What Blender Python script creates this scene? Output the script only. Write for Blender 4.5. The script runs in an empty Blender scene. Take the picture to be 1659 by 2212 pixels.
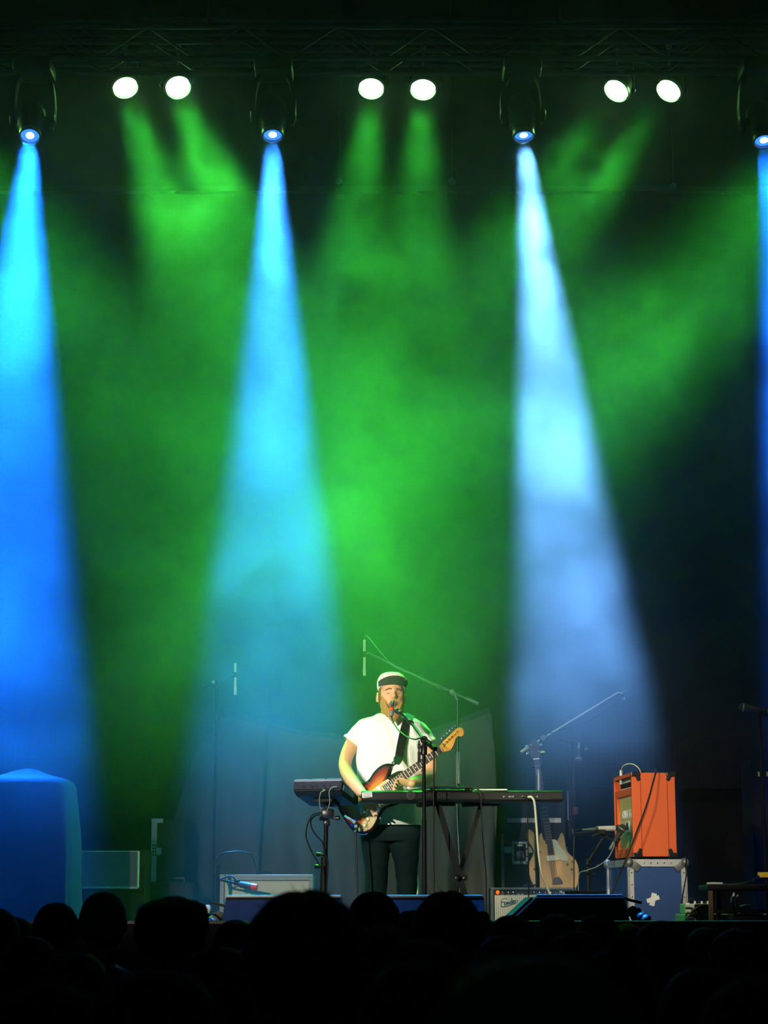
import bpy, bmesh, math, random
from mathutils import Vector, Matrix, Euler, noise
R = math.radians
PI = math.pi
C = bpy.context.scene.collection
SC = bpy.context.scene

# ---------------------------------------------------------------- camera
FPX, IW, IH = 4140.0, 1659.0, 2212.0
CZ = 0.35                                   # camera height over the stage floor
TILT = math.atan((1946.0 - IH/2)/FPX)
cam = bpy.data.cameras.new('camera')
cam.sensor_fit = 'HORIZONTAL'; cam.sensor_width = 36.0
cam.lens = 36.0*FPX/IW
cam.clip_start = 0.05; cam.clip_end = 200
cam.dof.use_dof = True; cam.dof.focus_distance = 12.0; cam.dof.aperture_fstop = 8.5
camo = bpy.data.objects.new('camera', cam); C.objects.link(camo)
camo.location = (0, 0, CZ); camo.rotation_euler = (PI/2 + TILT, 0, 0)
SC.camera = camo
_F = Vector((0, math.cos(TILT), math.sin(TILT))); _U = Vector((0, -math.sin(TILT), math.cos(TILT)))
def at(px, py, Y):
    """world point that stands at depth Y (metres from the camera) where the photograph shows pixel px, py"""
    d = Vector(((px - IW/2)/FPX, 0, 0)) + _U*((IH/2 - py)/FPX) + _F
    d *= Y/d.y
    return Vector((d.x, d.y, d.z + CZ))
def scale_at(p):
    """pixels per metre at world point p"""
    return FPX/((p - Vector((0, 0, CZ))).dot(_F))

# ---------------------------------------------------------------- render look, world
SC.view_settings.view_transform = 'Standard'; SC.view_settings.look = 'None'
SC.view_settings.gamma = 1; SC.view_settings.use_curve_mapping = False
SC.view_settings.exposure = 0.0
cy = SC.cycles
cy.use_denoising = True
cy.volume_step_rate = 7.0; cy.volume_max_steps = 128
cy.use_adaptive_sampling = True; cy.adaptive_threshold = 0.2; cy.adaptive_min_samples = 24
cy.max_bounces = 4; cy.diffuse_bounces = 2; cy.glossy_bounces = 2; cy.transmission_bounces = 2; cy.volume_bounces = 1
cy.caustics_reflective = False; cy.caustics_refractive = False
w = bpy.data.worlds.new('dark_hall'); SC.world = w; w.use_nodes = True
w.node_tree.nodes['Background'].inputs[0].default_value = (0.15, 0.5, 0.40, 1)
w.node_tree.nodes['Background'].inputs[1].default_value = 0.006

# ---------------------------------------------------------------- stage lights
BLUE = (0.03, 0.235, 1.0); BLUE_DEEP = (0.006, 0.14, 1.0); ICE = (0.15, 0.42, 1.0); GREEN = (0.05, 1.0, 0.06)
def falloff(l, kind='Linear', smooth=0.0):
    l.use_nodes = True; nt = l.node_tree
    em = [n for n in nt.nodes if n.type == 'EMISSION'][0]
    lf = nt.nodes.new('ShaderNodeLightFalloff'); lf.inputs['Strength'].default_value = 1.0; lf.inputs['Smooth'].default_value = smooth
    nt.links.new(lf.outputs[kind], em.inputs['Strength'])
def spot(name, p, target, color, watts, deg, blend, radius, kind='Quadratic'):
    l = bpy.data.lights.new(name, 'SPOT'); l.color = color; l.energy = watts
    l.spot_size = R(deg); l.spot_blend = blend; l.shadow_soft_size = radius
    if kind: falloff(l, kind)
    o = bpy.data.objects.new(name, l); C.objects.link(o)
    o.location = p; o.rotation_euler = (Vector(target) - Vector(p)).to_track_quat('-Z', 'Y').to_euler()
    return o
# blue beam lights: pixel of the lens, pixel the beam runs through further down, colour, power
Y_BLUE, Y_GREEN = 15.0, 15.8
BLUES = [((65, 291), (-12, 1400), BLUE_DEEP, 90000), ((589, 289), (588, 1400), BLUE, 52000), ((1131, 290), (1245, 1400), ICE, 62000), ((1650, 301), (1800, 1400), BLUE_DEEP, 45000)]
blue_rig = []
for (a, b, col, e) in BLUES:
    p = at(a[0], a[1], Y_BLUE); t = at(b[0], b[1], 12.3 if a[0] < 100 else 13.9 if 1000 < a[0] < 1300 else 13.3)
    blue_rig.append((p, (t - p).normalized()))
    d = (t - p).normalized()
    spot('beam_lamp', p + d*0.09, t, col, e, 13.4, 0.5, 0.075)
# green wash lights, in pairs: pixel of the lens, pixel along the beam
GREENS = [((-262, 187), (30, 640)), ((-148, 187), (140, 640)),
          ((270, 187), (500, 900)), ((384, 187), (640, 900)),
          ((802, 189), (740, 900)), ((914, 191), (880, 900)),
          ((1333, 194), (1010, 640)), ((1446, 194), (1120, 640)),
          ((1876, 196), (1420, 640)), ((1990, 196), (1530, 640))]
GP = [v*22 for v in (90, 90, 165, 165, 175, 175, 90, 90, 135, 135)]
green_rig = []
for k, ((a, b), e) in enumerate(zip(GREENS, GP)):
    p = at(a[0], a[1], Y_GREEN); t = at(b[0], b[1], 15.8 - (4.5 if k in (0, 1, 3) else 3.2)*(b[1] - a[1])/1200)
    d = (t - p).normalized()
    green_rig.append((p, d))
    spot('wash_lamp', p + d*0.13, t, GREEN, e, 22.0, 1.0, 0.11)
# front-of-house key lights, off to the left above the audience
KEY = Vector((-5.4, 0.6, 2.95))
spot('key_lamp', KEY, at(848, 1622, 12.0), (1.0, 0.93, 0.78), 6600, 5.6, 0.7, 0.06, None)
spot('key_lamp', KEY + Vector((0.4, 0, 0)), at(1385, 1765, 12.3), (1.0, 0.90, 0.72), 2300, 5.6, 0.9, 0.06, None)

spot('wash_front_lamp', KEY + Vector((1.2, 0, 0.2)), at(900, 1750, 13.6), (1.0, 0.92, 0.74), 3600, 19.0, 0.8, 0.08, None)
spot('wash_front_lamp', (1.6, 0.6, 6.4), at(1290, 1950, 13.0), (1.0, 0.90, 0.70), 3800, 11.5, 0.8, 0.08, None)
# blue down-lights on the front bar above the stage edge (over the top of the frame)
for px in (610, 925, 1255, 1560):
    a = at(px, 1938, 10.05); spot('front_bar_lamp', (a.x, 10.75, 8.3), a, (0.03, 0.25, 1.0), 9000, 9.0, 0.8, 0.1, None)
a = at(700, 1700, 11.5); spot('front_bar_lamp', (a.x, 10.5, 8.3), a, (0.03, 0.30, 1.0), 9000, 6.0, 0.8, 0.1, None)

# ---------------------------------------------------------------- materials
def mat(name, col, rough=0.6, metal=0.0, spec=0.4, emit=None, estr=0.0, var=0.0, vscale=20.0, bump=0.0, bscale=80.0, sheen=0.0):
    m = bpy.data.materials.new(name); m.use_nodes = True
    nt = m.node_tree; b = nt.nodes['Principled BSDF']
    b.inputs['Base Color'].default_value = (*col, 1); b.inputs['Roughness'].default_value = rough
    b.inputs['Metallic'].default_value = metal; b.inputs['Specular IOR Level'].default_value = spec
    if sheen: b.inputs['Sheen Weight'].default_value = sheen
    if emit: b.inputs['Emission Color'].default_value = (*emit, 1); b.inputs['Emission Strength'].default_value = estr
    if var or bump:
        tc = nt.nodes.new('ShaderNodeTexCoord')
        if var:
            n = nt.nodes.new('ShaderNodeTexNoise'); n.inputs['Scale'].default_value = vscale; n.inputs['Detail'].default_value = 4
            r = nt.nodes.new('ShaderNodeMapRange'); r.inputs['To Min'].default_value = 1 - var; r.inputs['To Max'].default_value = 1 + var
            mx = nt.nodes.new('ShaderNodeMix'); mx.data_type = 'RGBA'; mx.blend_type = 'MULTIPLY'; mx.inputs['Factor'].default_value = 1
            nt.links.new(tc.outputs['Object'], n.inputs['Vector']); nt.links.new(n.outputs['Fac'], r.inputs['Value'])
            mx.inputs['A'].default_value = (*col, 1); nt.links.new(r.outputs[0], mx.inputs['B']); nt.links.new(mx.outputs['Result'], b.inputs['Base Color'])
        if bump:
            n2 = nt.nodes.new('ShaderNodeTexNoise'); n2.inputs['Scale'].default_value = bscale; n2.inputs['Detail'].default_value = 3
            bp = nt.nodes.new('ShaderNodeBump'); bp.inputs['Strength'].default_value = bump; bp.inputs['Distance'].default_value = 0.01
            nt.links.new(tc.outputs['Object'], n2.inputs['Vector']); nt.links.new(n2.outputs['Fac'], bp.inputs['Height']); nt.links.new(bp.outputs[0], b.inputs['Normal'])
    return m
M = {}
M['black'] = mat('matt_black', (0.012, 0.012, 0.013), 0.7, var=0.2)
M['black_gloss'] = mat('black_plastic', (0.010, 0.010, 0.011), 0.32)
M['black_metal'] = mat('black_powder_coat', (0.008, 0.008, 0.008), 0.5, 0.0, spec=0.15)
M['fixture'] = mat('black_fixture_shell', (0.006, 0.006, 0.006), 0.5)
M['cable_grey'] = mat('grey_cable', (0.20, 0.20, 0.17), 0.5)
M['cloth_black'] = mat('black_cloth', (0.045, 0.045, 0.047), 0.95, spec=0.1, var=0.25, vscale=6, bump=0.1, bscale=200)
M['floor'] = mat('stage_floor', (0.018, 0.018, 0.02), 0.45, var=0.35, vscale=3, bump=0.05, bscale=50)
M['hall'] = mat('dark_hall_paint', (0.003, 0.003, 0.003), 0.95, spec=0.03, var=0.2)
M['alu'] = mat('brushed_aluminium', (0.55, 0.56, 0.57), 0.42, 0.7, var=0.12, vscale=40)
M['chrome'] = mat('chrome', (0.75, 0.75, 0.76), 0.15, 1.0)
M['truss'] = mat('black_truss_tube', (0.008, 0.008, 0.008), 0.6)
M['lens_green'] = mat('green_lens_glow', (0.3, 0.8, 0.3), 0.2, emit=(0.35, 1.0, 0.30), estr=25)
M['lens_blue'] = mat('blue_lens_glow', (0.2, 0.4, 0.8), 0.2, emit=(0.04, 0.22, 1.0), estr=1.6)
M['lens_white'] = mat('blue_lens_core', (0.5, 0.6, 0.8), 0.2, emit=(0.6, 0.85, 1.0), estr=4)

# LED mesh screen: dark panels with a fine grid of lamp pips
def led_mat():
    m = bpy.data.materials.new('led_mesh'); m.use_nodes = True; nt = m.node_tree; b = nt.nodes['Principled BSDF']
    tc = nt.nodes.new('ShaderNodeTexCoord'); sep = nt.nodes.new('ShaderNodeSeparateXYZ'); nt.links.new(tc.outputs['Object'], sep.inputs[0])
    def mth(op, a, bb=None):
        n = nt.nodes.new('ShaderNodeMath'); n.operation = op
        for i, v in enumerate((a, bb)):
            if v is None: continue
            if isinstance(v, (int, float)): n.inputs[i].default_value = v
            else: nt.links.new(v, n.inputs[i])
        return n.outputs[0]
    def tri(s): return mth('ABSOLUTE', mth('SUBTRACT', mth('FRACT', mth('MULTIPLY', s, 1/0.0475)), 0.5))
    dx, dz = tri(sep.outputs['X']), tri(sep.outputs['Z'])
    r = mth('SQRT', mth('ADD', mth('MULTIPLY', dx, dx), mth('MULTIPLY', dz, dz)))
    pip = mth('LESS_THAN', r, 0.2)
    bar = mth('LESS_THAN', mth('MINIMUM', dx, 9.0), 0.10)
    mx = nt.nodes.new('ShaderNodeMix'); mx.data_type = 'RGBA'
    mx.inputs['A'].default_value = (0.003, 0.003, 0.003, 1); mx.inputs['B'].default_value = (0.014, 0.014, 0.013, 1)
    nt.links.new(pip, mx.inputs['Factor']); nt.links.new(mx.outputs['Result'], b.inputs['Base Color'])
    b.inputs['Roughness'].default_value = 0.8; b.inputs['Specular IOR Level'].default_value = 0.05
    return m
M['led'] = led_mat()

# ---------------------------------------------------------------- mesh helpers
def bm_new(): return bmesh.new()
def bm_box(bm, c, s, rot=None, bevel=0.0, seg=2):
    """box centred on c with full sizes s; rot is a Matrix or Euler tuple"""
    r = bmesh.ops.create_cube(bm, size=1.0); vs = r['verts']
    bmesh.ops.scale(bm, vec=Vector(s), verts=vs)
    if bevel:
        es = list({e for v in vs for e in v.link_edges})
        bv = bmesh.ops.bevel(bm, geom=es, offset=bevel, segments=seg, affect='EDGES', profile=0.5)
        vs = list({v for f in bv['faces'] for v in f.verts} | {v for v in vs if v.is_valid})
    if rot is not None:
        mt = rot if isinstance(rot, Matrix) else Euler(rot).to_matrix()
        bmesh.ops.rotate(bm, cent=(0, 0, 0), matrix=mt.to_3x3(), verts=vs)
    bmesh.ops.translate(bm, vec=Vector(c), verts=vs)
    return vs
def frame_of(d):
    d = d.normalized(); u = Vector((0, 0, 1)) if abs(d.z) < 0.9 else Vector((0, 1, 0))
    x = u.cross(d).normalized(); y = d.cross(x).normalized(); return x, y
def bm_tube(bm, pts, rad, seg=8, cap=True):
    """round tube through pts; rad a number or one per point"""
    pts = [Vector(p) for p in pts]; n = len(pts)
    rad = [rad]*n if isinstance(rad, (int, float)) else rad
    rings = []; px = None
    for i, p in enumerate(pts):
        d = (pts[min(i+1, n-1)] - pts[max(i-1, 0)])
        if d.length < 1e-9: d = Vector((0, 0, 1))
        d.normalize()
        if px is None: x, y = frame_of(d)
        else:
            x = (px - d*px.dot(d)); x = x.normalized() if x.length > 1e-6 else frame_of(d)[0]; y = d.cross(x)
        px = x
        rings.append([bm.verts.new(p + (x*math.cos(2*PI*k/seg) + y*math.sin(2*PI*k/seg))*rad[i]) for k in range(seg)])
    for a, b in zip(rings, rings[1:]):
        for k in range(seg): bm.faces.new((a[k], a[(k+1) % seg], b[(k+1) % seg], b[k]))
    if cap: bm.faces.new(rings[0][::-1]); bm.faces.new(rings[-1])
    return rings
def bm_lathe(bm, prof, o=(0, 0, 0), axis=(0, 0, 1), seg=16, cap=True):
    """surface of revolution: prof is [(radius, height)]"""
    o = Vector(o); d = Vector(axis).normalized(); x, y = frame_of(d); rings = []
    for (r, h) in prof:
        rings.append([bm.verts.new(o + d*h + (x*math.cos(2*PI*k/seg) + y*math.sin(2*PI*k/seg))*max(r, 1e-4)) for k in range(seg)])
    for a, b in zip(rings, rings[1:]):
        for k in range(seg): bm.faces.new((a[k], a[(k+1) % seg], b[(k+1) % seg], b[k]))
    if cap: bm.faces.new(rings[0][::-1]); bm.faces.new(rings[-1])
def bm_loft(bm, rings, cap=True):
    vs = [[bm.verts.new(p) for p in r] for r in rings]; n = len(vs[0])
    for a, b in zip(vs, vs[1:]):
        for k in range(n): bm.faces.new((a[k], a[(k+1) % n], b[(k+1) % n], b[k]))
    if cap: bm.faces.new(vs[0][::-1]); bm.faces.new(vs[-1])
def bm_prism(bm, outline, depth, mt=Matrix()):
    """flat outline [(x, z)] with thickness depth along +y, then transformed by mt"""
    a = [bm.verts.new(mt @ Vector((x, 0, z))) for x, z in outline]; b = [bm.verts.new(mt @ Vector((x, depth, z))) for x, z in outline]
    n = len(a); bm.faces.new(a); bm.faces.new(b[::-1])
    for k in range(n): bm.faces.new((a[k], b[k], b[(k+1) % n], a[(k+1) % n]))
def catmull(pts, n=6, closed=False):
    P = [Vector(p) for p in pts]; out = []; N = len(P)
    for i in range(N if closed else N-1):
        p0, p1, p2, p3 = (P[(i-1) % N], P[i], P[(i+1) % N], P[(i+2) % N]) if closed else (P[max(i-1, 0)], P[i], P[i+1], P[min(i+2, N-1)])
        for k in range(n):
            t = k/n; out.append(0.5*((2*p1) + (p2-p0)*t + (2*p0-5*p1+4*p2-p3)*t*t + (3*p1-p0-3*p2+p3)*t**3))
    if not closed: out.append(P[-1])
    return out
ROOT = {}
def obj(name, bm, m, parent=None, smooth=False, loc=None, label=None):
    """links bm (built in world coordinates) as one mesh object, made local to its parent"""
    if parent is not None and parent.name in ROOT:
        bm.transform(ROOT[parent.name].inverted())
    bmesh.ops.recalc_face_normals(bm, faces=bm.faces)
    me = bpy.data.meshes.new(name); bm.to_mesh(me); bm.free()
    me.materials.append(m)
    if smooth:
        for p in me.polygons: p.use_smooth = True
        if smooth != 'all':
            try: me.set_sharp_from_angle(angle=R(40))
            except Exception: pass
    o = bpy.data.objects.new(name, me); C.objects.link(o)
    if parent:
        o.parent = parent
        if parent.name in ROOT: ROOT[o.name] = ROOT[parent.name]
    if loc is not None: o.location = loc
    if label: o['label'] = label
    return o
def thing(name, label, cat, loc=(0, 0, 0), rot=(0, 0, 0), group=None):
    o = bpy.data.objects.new(name, None); C.objects.link(o); o.empty_display_size = 0.1
    o.location = loc; o.rotation_euler = rot; o['label'] = label; o['category'] = cat
    if group: o['group'] = group
    ROOT[o.name] = Matrix.Translation(Vector(loc)) @ Euler(rot).to_matrix().to_4x4()
    return o
def settle(o, m):
    """moves a thing that was built about the origin to its place"""
    ROOT[o.name] = m; o.matrix_world = m; return o
def tag(o, label, cat, group=None, kind=None):
    o['label'] = label; o['category'] = cat
    if group: o['group'] = group
    if kind: o['kind'] = kind
    return o
def struct(name, bm, m, parent=None):
    o = obj(name, bm, m, parent)
    if not parent: o['kind'] = 'structure'
    return o
def tube(name, pts, r, m, parent=None, seg=8, smooth=True):
    bm = bm_new(); bm_tube(bm, pts, r, seg); return obj(name, bm, m, parent, smooth)
def box(name, c, s, m, parent=None, bevel=0.0, rot=None):
    bm = bm_new(); bm_box(bm, c, s, rot, bevel); return obj(name, bm, m, parent)
def dup(root, loc=None, rot=None, label=None, group=None):
    r = root.copy(); C.objects.link(r)
    if loc is not None: r.location = loc
    if rot is not None: r.rotation_euler = rot
    if label: r['label'] = label
    if group: r['group'] = group
    for ch in list(root.children):
        c = ch.copy(); C.objects.link(c); c.parent = r
        for g in list(ch.children):
            d = g.copy(); C.objects.link(d); d.parent = c
    return r

# ---------------------------------------------------------------- the setting
SF = 9.2                     # front edge of the stage
HALL = -1.30                 # audience floor
b = bm_new(); bm_box(b, (0, (SF+18.5)/2, -0.05), (16, 18.5-SF, 0.1)); struct('floor', b, M['floor'])
b = bm_new(); bm_box(b, (0, SF+0.06, (HALL-0.1)/2), (16, 0.1, -HALL-0.1)); struct('wall_front', b, M['hall'])
b = bm_new(); bm_box(b, (0, 3.0, HALL-0.05), (16, 15, 0.1)); struct('floor', b, M['hall'])
b = bm_new(); bm_box(b, (0, 18.3, 4.5), (16, 0.1, 12)); struct('wall_back', b, M['hall'])
b = bm_new(); bm_box(b, (0, 14, 10.2), (16, 9, 0.1)); struct('ceiling', b, M['hall'])

# ---------------------------------------------------------------- haze: a real volume over the stage
def haze():
    X0, X1, Y0, Y1, Z0, Z1 = -4.6, 4.6, 11.3, 17.3, 0.02, 8.6
    bm = bm_new(); bm_box(bm, ((X0+X1)/2, (Y0+Y1)/2, (Z0+Z1)/2), (X1-X0, Y1-Y0, Z1-Z0))
    m = bpy.data.materials.new('stage_haze'); m.use_nodes = True; nt = m.node_tree; nt.nodes.clear()
    out = nt.nodes.new('ShaderNodeOutputMaterial'); pv = nt.nodes.new('ShaderNodeVolumeScatter')
    at_ = nt.nodes.new('ShaderNodeAttribute'); at_.attribute_name = 'density'
    pv.inputs['Color'].default_value = (0.97, 0.97, 0.97, 1); pv.inputs['Anisotropy'].default_value = 0.45
    nt.links.new(at_.outputs['Fac'], pv.inputs['Density'])
    nt.links.new(pv.outputs[0], out.inputs['Volume'])
    o = obj('haze', bm, m); tag(o, 'thin stage haze drifting through the coloured light beams above the stage', 'haze', kind='stuff')
    g = bpy.data.node_groups.new('haze_field', 'GeometryNodeTree')
    g.interface.new_socket('Geometry', in_out='INPUT', socket_type='NodeSocketGeometry'); g.interface.new_socket('Geometry', in_out='OUTPUT', socket_type='NodeSocketGeometry')
    N, L = g.nodes, g.links
    go = N.new('NodeGroupOutput'); pos = N.new('GeometryNodeInputPosition')
    def mth(op, a, b=None, c=None):
        n = N.new('ShaderNodeMath'); n.operation = op
        for i, v in enumerate((a, b, c)):
            if v is None: continue
            if isinstance(v, (int, float)): n.inputs[i].default_value = v
            else: L.new(v, n.inputs[i])
        return n.outputs[0]
    def rng(v, a, b, c, d):
        n = N.new('ShaderNodeMapRange'); n.interpolation_type = 'SMOOTHSTEP'; L.new(v, n.inputs['Value'])
        for k, x in zip(('From Min', 'From Max', 'To Min', 'To Max'), (a, b, c, d)): n.inputs[k].default_value = x
        return n.outputs['Result']
    def nz(scale, detail, off, dist=0.0, zs=1.0):
        v = N.new('ShaderNodeVectorMath'); v.operation = 'ADD'; v.inputs[1].default_value = off; L.new(pos.outputs[0], v.inputs[0])
        s = N.new('ShaderNodeVectorMath'); s.operation = 'MULTIPLY'; s.inputs[1].default_value = (1, 0.8, zs); L.new(v.outputs[0], s.inputs[0])
        n = N.new('ShaderNodeTexNoise'); n.inputs['Scale'].default_value = scale; n.inputs['Detail'].default_value = detail; n.inputs['Distortion'].default_value = dist
        L.new(s.outputs[0], n.inputs['Vector']); return n.outputs[0]
    def blob(c, r):
        v = N.new('ShaderNodeVectorMath'); v.operation = 'SUBTRACT'; v.inputs[1].default_value = c; L.new(pos.outputs[0], v.inputs[0])
        s = N.new('ShaderNodeVectorMath'); s.operation = 'DIVIDE'; s.inputs[1].default_value = r; L.new(v.outputs[0], s.inputs[0])
        l = N.new('ShaderNodeVectorMath'); l.operation = 'LENGTH'; L.new(s.outputs[0], l.inputs[0])
        return mth('POWER', 2.718, mth('MULTIPLY', mth('MULTIPLY', l.outputs['Value'], l.outputs['Value']), -1.0))
    sep = N.new('ShaderNodeSeparateXYZ'); L.new(pos.outputs[0], sep.inputs[0]); z = sep.outputs['Z']
    big = nz(0.45, 2.0, (3.1, 1.7, 9.2)); mid = nz(1.3, 4.0, (0.3, 5.1, 2.2), 0.4); fine = nz(3.2, 3.0, (7.3, 2.1, 0.4), 0.8); wisp = nz(6.0, 2.0, (1.3, 4.4, 8.0), 1.2)
    prof = mth('MULTIPLY', rng(z, 0.6, 2.6, 0.16, 1.25), rng(z, 3.6, 6.7, 1.0, HZ_TOP))
    turb = mth('ADD', rng(mid, 0.35, 0.68, 0.5, 1.3), mth('ADD', rng(fine, 0.4, 0.7, -0.05, 0.25), mth('MULTIPLY', rng(wisp, 0.38, 0.64, -0.35, 0.45), rng(z, 4.2, 5.6, 0.15, 1.0))))
    body = mth('MULTIPLY', mth('MULTIPLY', prof, rng(big, 0.36, 0.62, 0.65, 1.1)), turb)
    dens = mth('MULTIPLY', body, HZ)
    for (c, r, k) in PUFFS:
        dens = mth('ADD', dens, mth('MULTIPLY', mth('MULTIPLY', blob(c, r), rng(fine, 0.42, 0.62, 0.12, 1.5)), k*HZ))
    for (c, r, k) in HOLES:
        dens = mth('MULTIPLY', dens, mth('SUBTRACT', 1.0, mth('MULTIPLY', blob(c, r), k)))
    vc = N.new('GeometryNodeVolumeCube'); L.new(dens, vc.inputs['Density'])
    vc.inputs['Min'].default_value = (X0, Y0, Z0); vc.inputs['Max'].default_value = (X1, Y1, Z1)
    for k, d in (('Resolution X', X1-X0), ('Resolution Y', Y1-Y0), ('Resolution Z', Z1-Z0)): vc.inputs[k].default_value = int(d/0.06)
    sm = N.new('GeometryNodeSetMaterial'); sm.inputs['Material'].default_value = m
    L.new(vc.outputs[0], sm.inputs[0]); L.new(sm.outputs[0], go.inputs[0])
    md = o.modifiers.new('haze_field', 'NODES'); md.node_group = g
HZ, HZ_TOP = 0.055, 0.30
PUFFS = [(at(1290, 375, 14.9), (0.38, 0.5, 0.45), 1.6), (at(1225, 520, 14.6), (0.3, 0.5, 0.5), 0.8), (at(1420, 800, 14.3), (0.8, 0.9, 0.7), 1.2),
         (at(1165, 900, 13.7), (0.35, 0.5, 0.5), 1.0), (at(420, 420, 14.9), (0.6, 0.5, 0.6), 1.1), (at(850, 1050, 13.6), (0.6, 0.7, 1.1), 0.3)]
HOLES = [(at(1190, 1830, 13.6), (1.0, 3.0, 0.75), 0.85), (at(1560, 1500, 14), (0.55, 2.5, 2.2), 0.9), (at(1430, 520, 14.8), (0.7, 1.5, 0.5), 0.75), (at(1135, 380, 14.6), (0.3, 0.6, 0.12), 0.7)]
haze()
b = bm_new(); pt, pb = at(830, 418, 17.5), at(830, 1702, 17.5)
bm_box(b, (0, 17.55, (pt.z+pb.z)/2), (9.0, 0.08, pt.z-pb.z)); tag(obj('led_screen', b, M['led']), 'dark LED mesh video screen hanging behind the stage', 'video screen')
# ================================================================ rigging and stage lights
M['ghost_text'] = mat('faded_name_print', (0.022, 0.023, 0.022), 0.6)
M['ghost'] = mat('faded_logo_print', (0.035, 0.037, 0.035), 0.6)
M['case_black'] = mat('black_laminate', (0.010, 0.010, 0.011), 0.65, spec=0.15, var=0.2)
M['grey_metal'] = mat('dull_grey_metal', (0.16, 0.165, 0.165), 0.45, 0.5, var=0.15)
M['white_tape'] = mat('white_tape', (0.75, 0.74, 0.70), 0.7, var=0.08)
M['cream'] = mat('cream_plastic', (0.78, 0.70, 0.46), 0.4)
M['white'] = mat('white_plastic', (0.8, 0.8, 0.78), 0.4)
M['yellow'] = mat('yellow_plastic', (0.75, 0.50, 0.03), 0.5)
M['yellow_tape'] = mat('fluorescent_yellow_tape', (0.75, 0.80, 0.05), 0.6)

b = bm_new(); bm_box(b, (0, 17.55, at(0, 412, 17.5).z + 0.02), (9.2, 0.12, 0.05)); hd = obj('led_header', b, M['truss'])
tag(hd, 'thin black header bar along the top of the LED screen', 'bar')
for px in (1060, 1085, 1320, 1347, 1365, 1437, 1560, 1604, 905, 955, 380, 430):
    p = at(px, 419, 17.47); b = bm_new(); bm_lathe(b, [(0.012, 0), (0.012, 0.02), (0.006, 0.026)], p, (0, -1, 0), 10); obj('bolt', b, M['chrome'], hd, True)
def truss(Y, py, label):
    p = at(830, py, Y); t = thing('lighting_truss', label, 'truss', (0, Y, p.z))
    h = 0.145
    for sy in (-h, h):
        for sz in (-h, h): tube('chord', [(-5.6, Y+sy, p.z+sz), (5.6, Y+sy, p.z+sz)], 0.025, M['truss'], t, 10)
    n = 28
    for i in range(n):
        x0 = -5.6 + i*0.4; x1 = x0 + 0.4; a, bb = (-h, h) if i % 2 == 0 else (h, -h)
        tube('brace', [(x0, Y-h, p.z+a), (x1, Y-h, p.z+bb)], 0.011, M['truss'], t, 6)
        tube('brace', [(x0, Y+h, p.z+a), (x1, Y+h, p.z+bb)], 0.011, M['truss'], t, 6)
    for x in (-4.4, -1.5, 1.5, 4.4):
        tube('hanging_cable', [(x, Y, p.z+h), (x, Y, 10.15)], 0.012, M['truss'], t, 6)
    return p.z - h
zt_blue = truss(Y_BLUE + 0.22, 108, 'black box truss that the blue beam lights hang from')
zt_green = truss(Y_GREEN + 0.12, 92, 'black box truss behind, carrying the green wash lights')

def basis(p, d, up=(0, 0, 1)):
    """matrix whose -Z looks along d at point p"""
    d = d.normalized(); z = -d; x = Vector((1, 0, 0)); y = z.cross(x).normalized(); x = y.cross(z).normalized()
    m = Matrix((x, y, z)).transposed().to_4x4(); m.translation = p; return m
ORD = ['outermost', 'second', 'third', 'fourth', 'fifth', 'sixth']
def wash_light(p, d, label):
    t = thing('wash_light', label, 'stage light', p, group='green wash lights on the rear truss')
    m = basis(p, d)
    def lathe(name, prof, mt, o=(0, 0, 0), smooth=True, cap=True):
        b = bm_new(); bm_lathe(b, prof, o, (0, 0, 1), 28, cap); b.transform(m); return obj(name, b, mt, t, smooth)
    ln = lathe('lens', [(0.0, 0.0), (0.05, -0.004), (0.106, 0.0), (0.106, 0.01), (0, 0.01)], M['lens_green'])
    lathe('body', [(0.116, 0.004), (0.122, 0.012), (0.118, 0.06), (0.10, 0.12), (0.07, 0.17), (0.03, 0.19)], M['fixture'])
    lathe('rim', [(0.112, -0.022), (0.124, -0.022), (0.126, 0.0), (0.112, 0.0), (0.112, -0.022)], M['rim'], cap=False)
    zt = zt_green; Yt = Y_GREEN + 0.12 - 0.145
    for s in (-1, 1):
        b = bm_new(); a = m @ Vector((s*0.128, 0, 0.06)); c = Vector((a.x, Yt, zt - 0.12)); bm_tube(b, [a, a*0.5 + c*0.5, c, Vector((p.x, Yt, zt - 0.12))], 0.011, 6); obj('yoke', b, M['truss'], t, True)
        b = bm_new(); bm_lathe(b, [(0.02, 0), (0.02, 0.02), (0.008, 0.028)], m @ Vector((s*0.125, 0, 0.06)), m.to_3x3() @ Vector((s, 0, 0)), 10); obj('knob', b, M['fixture'], t, True)
    b = bm_new(); bm_tube(b, [(p.x, Yt, zt - 0.13), (p.x, Yt, zt + 0.0)], 0.014, 8); bm_box(b, (p.x, Yt, zt + 0.025), (0.05, 0.09, 0.06), bevel=0.01); obj('clamp', b, M['grey_metal'], t)
    return t
M['rim'] = mat('lamp_rim', (0.25, 0.25, 0.25), 0.35, 0.5)
pairs = ['unlit space left of the first pair', '', '', '', '']
WL = ['outermost green wash light beyond the left end', 'second green wash light beyond the left end',
      'glowing green wash light, left one of the left pair', 'glowing green wash light, right one of the left pair',
      'glowing green wash light, left one of the middle pair', 'glowing green wash light, right one of the middle pair',
      'glowing green wash light, left one of the right pair', 'glowing green wash light, right one of the right pair',
      'first green wash light beyond the right end', 'outermost green wash light beyond the right end']
for (p, d), lb in zip(green_rig, WL): wash_light(p, d, lb + ' on the rear truss')

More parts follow.
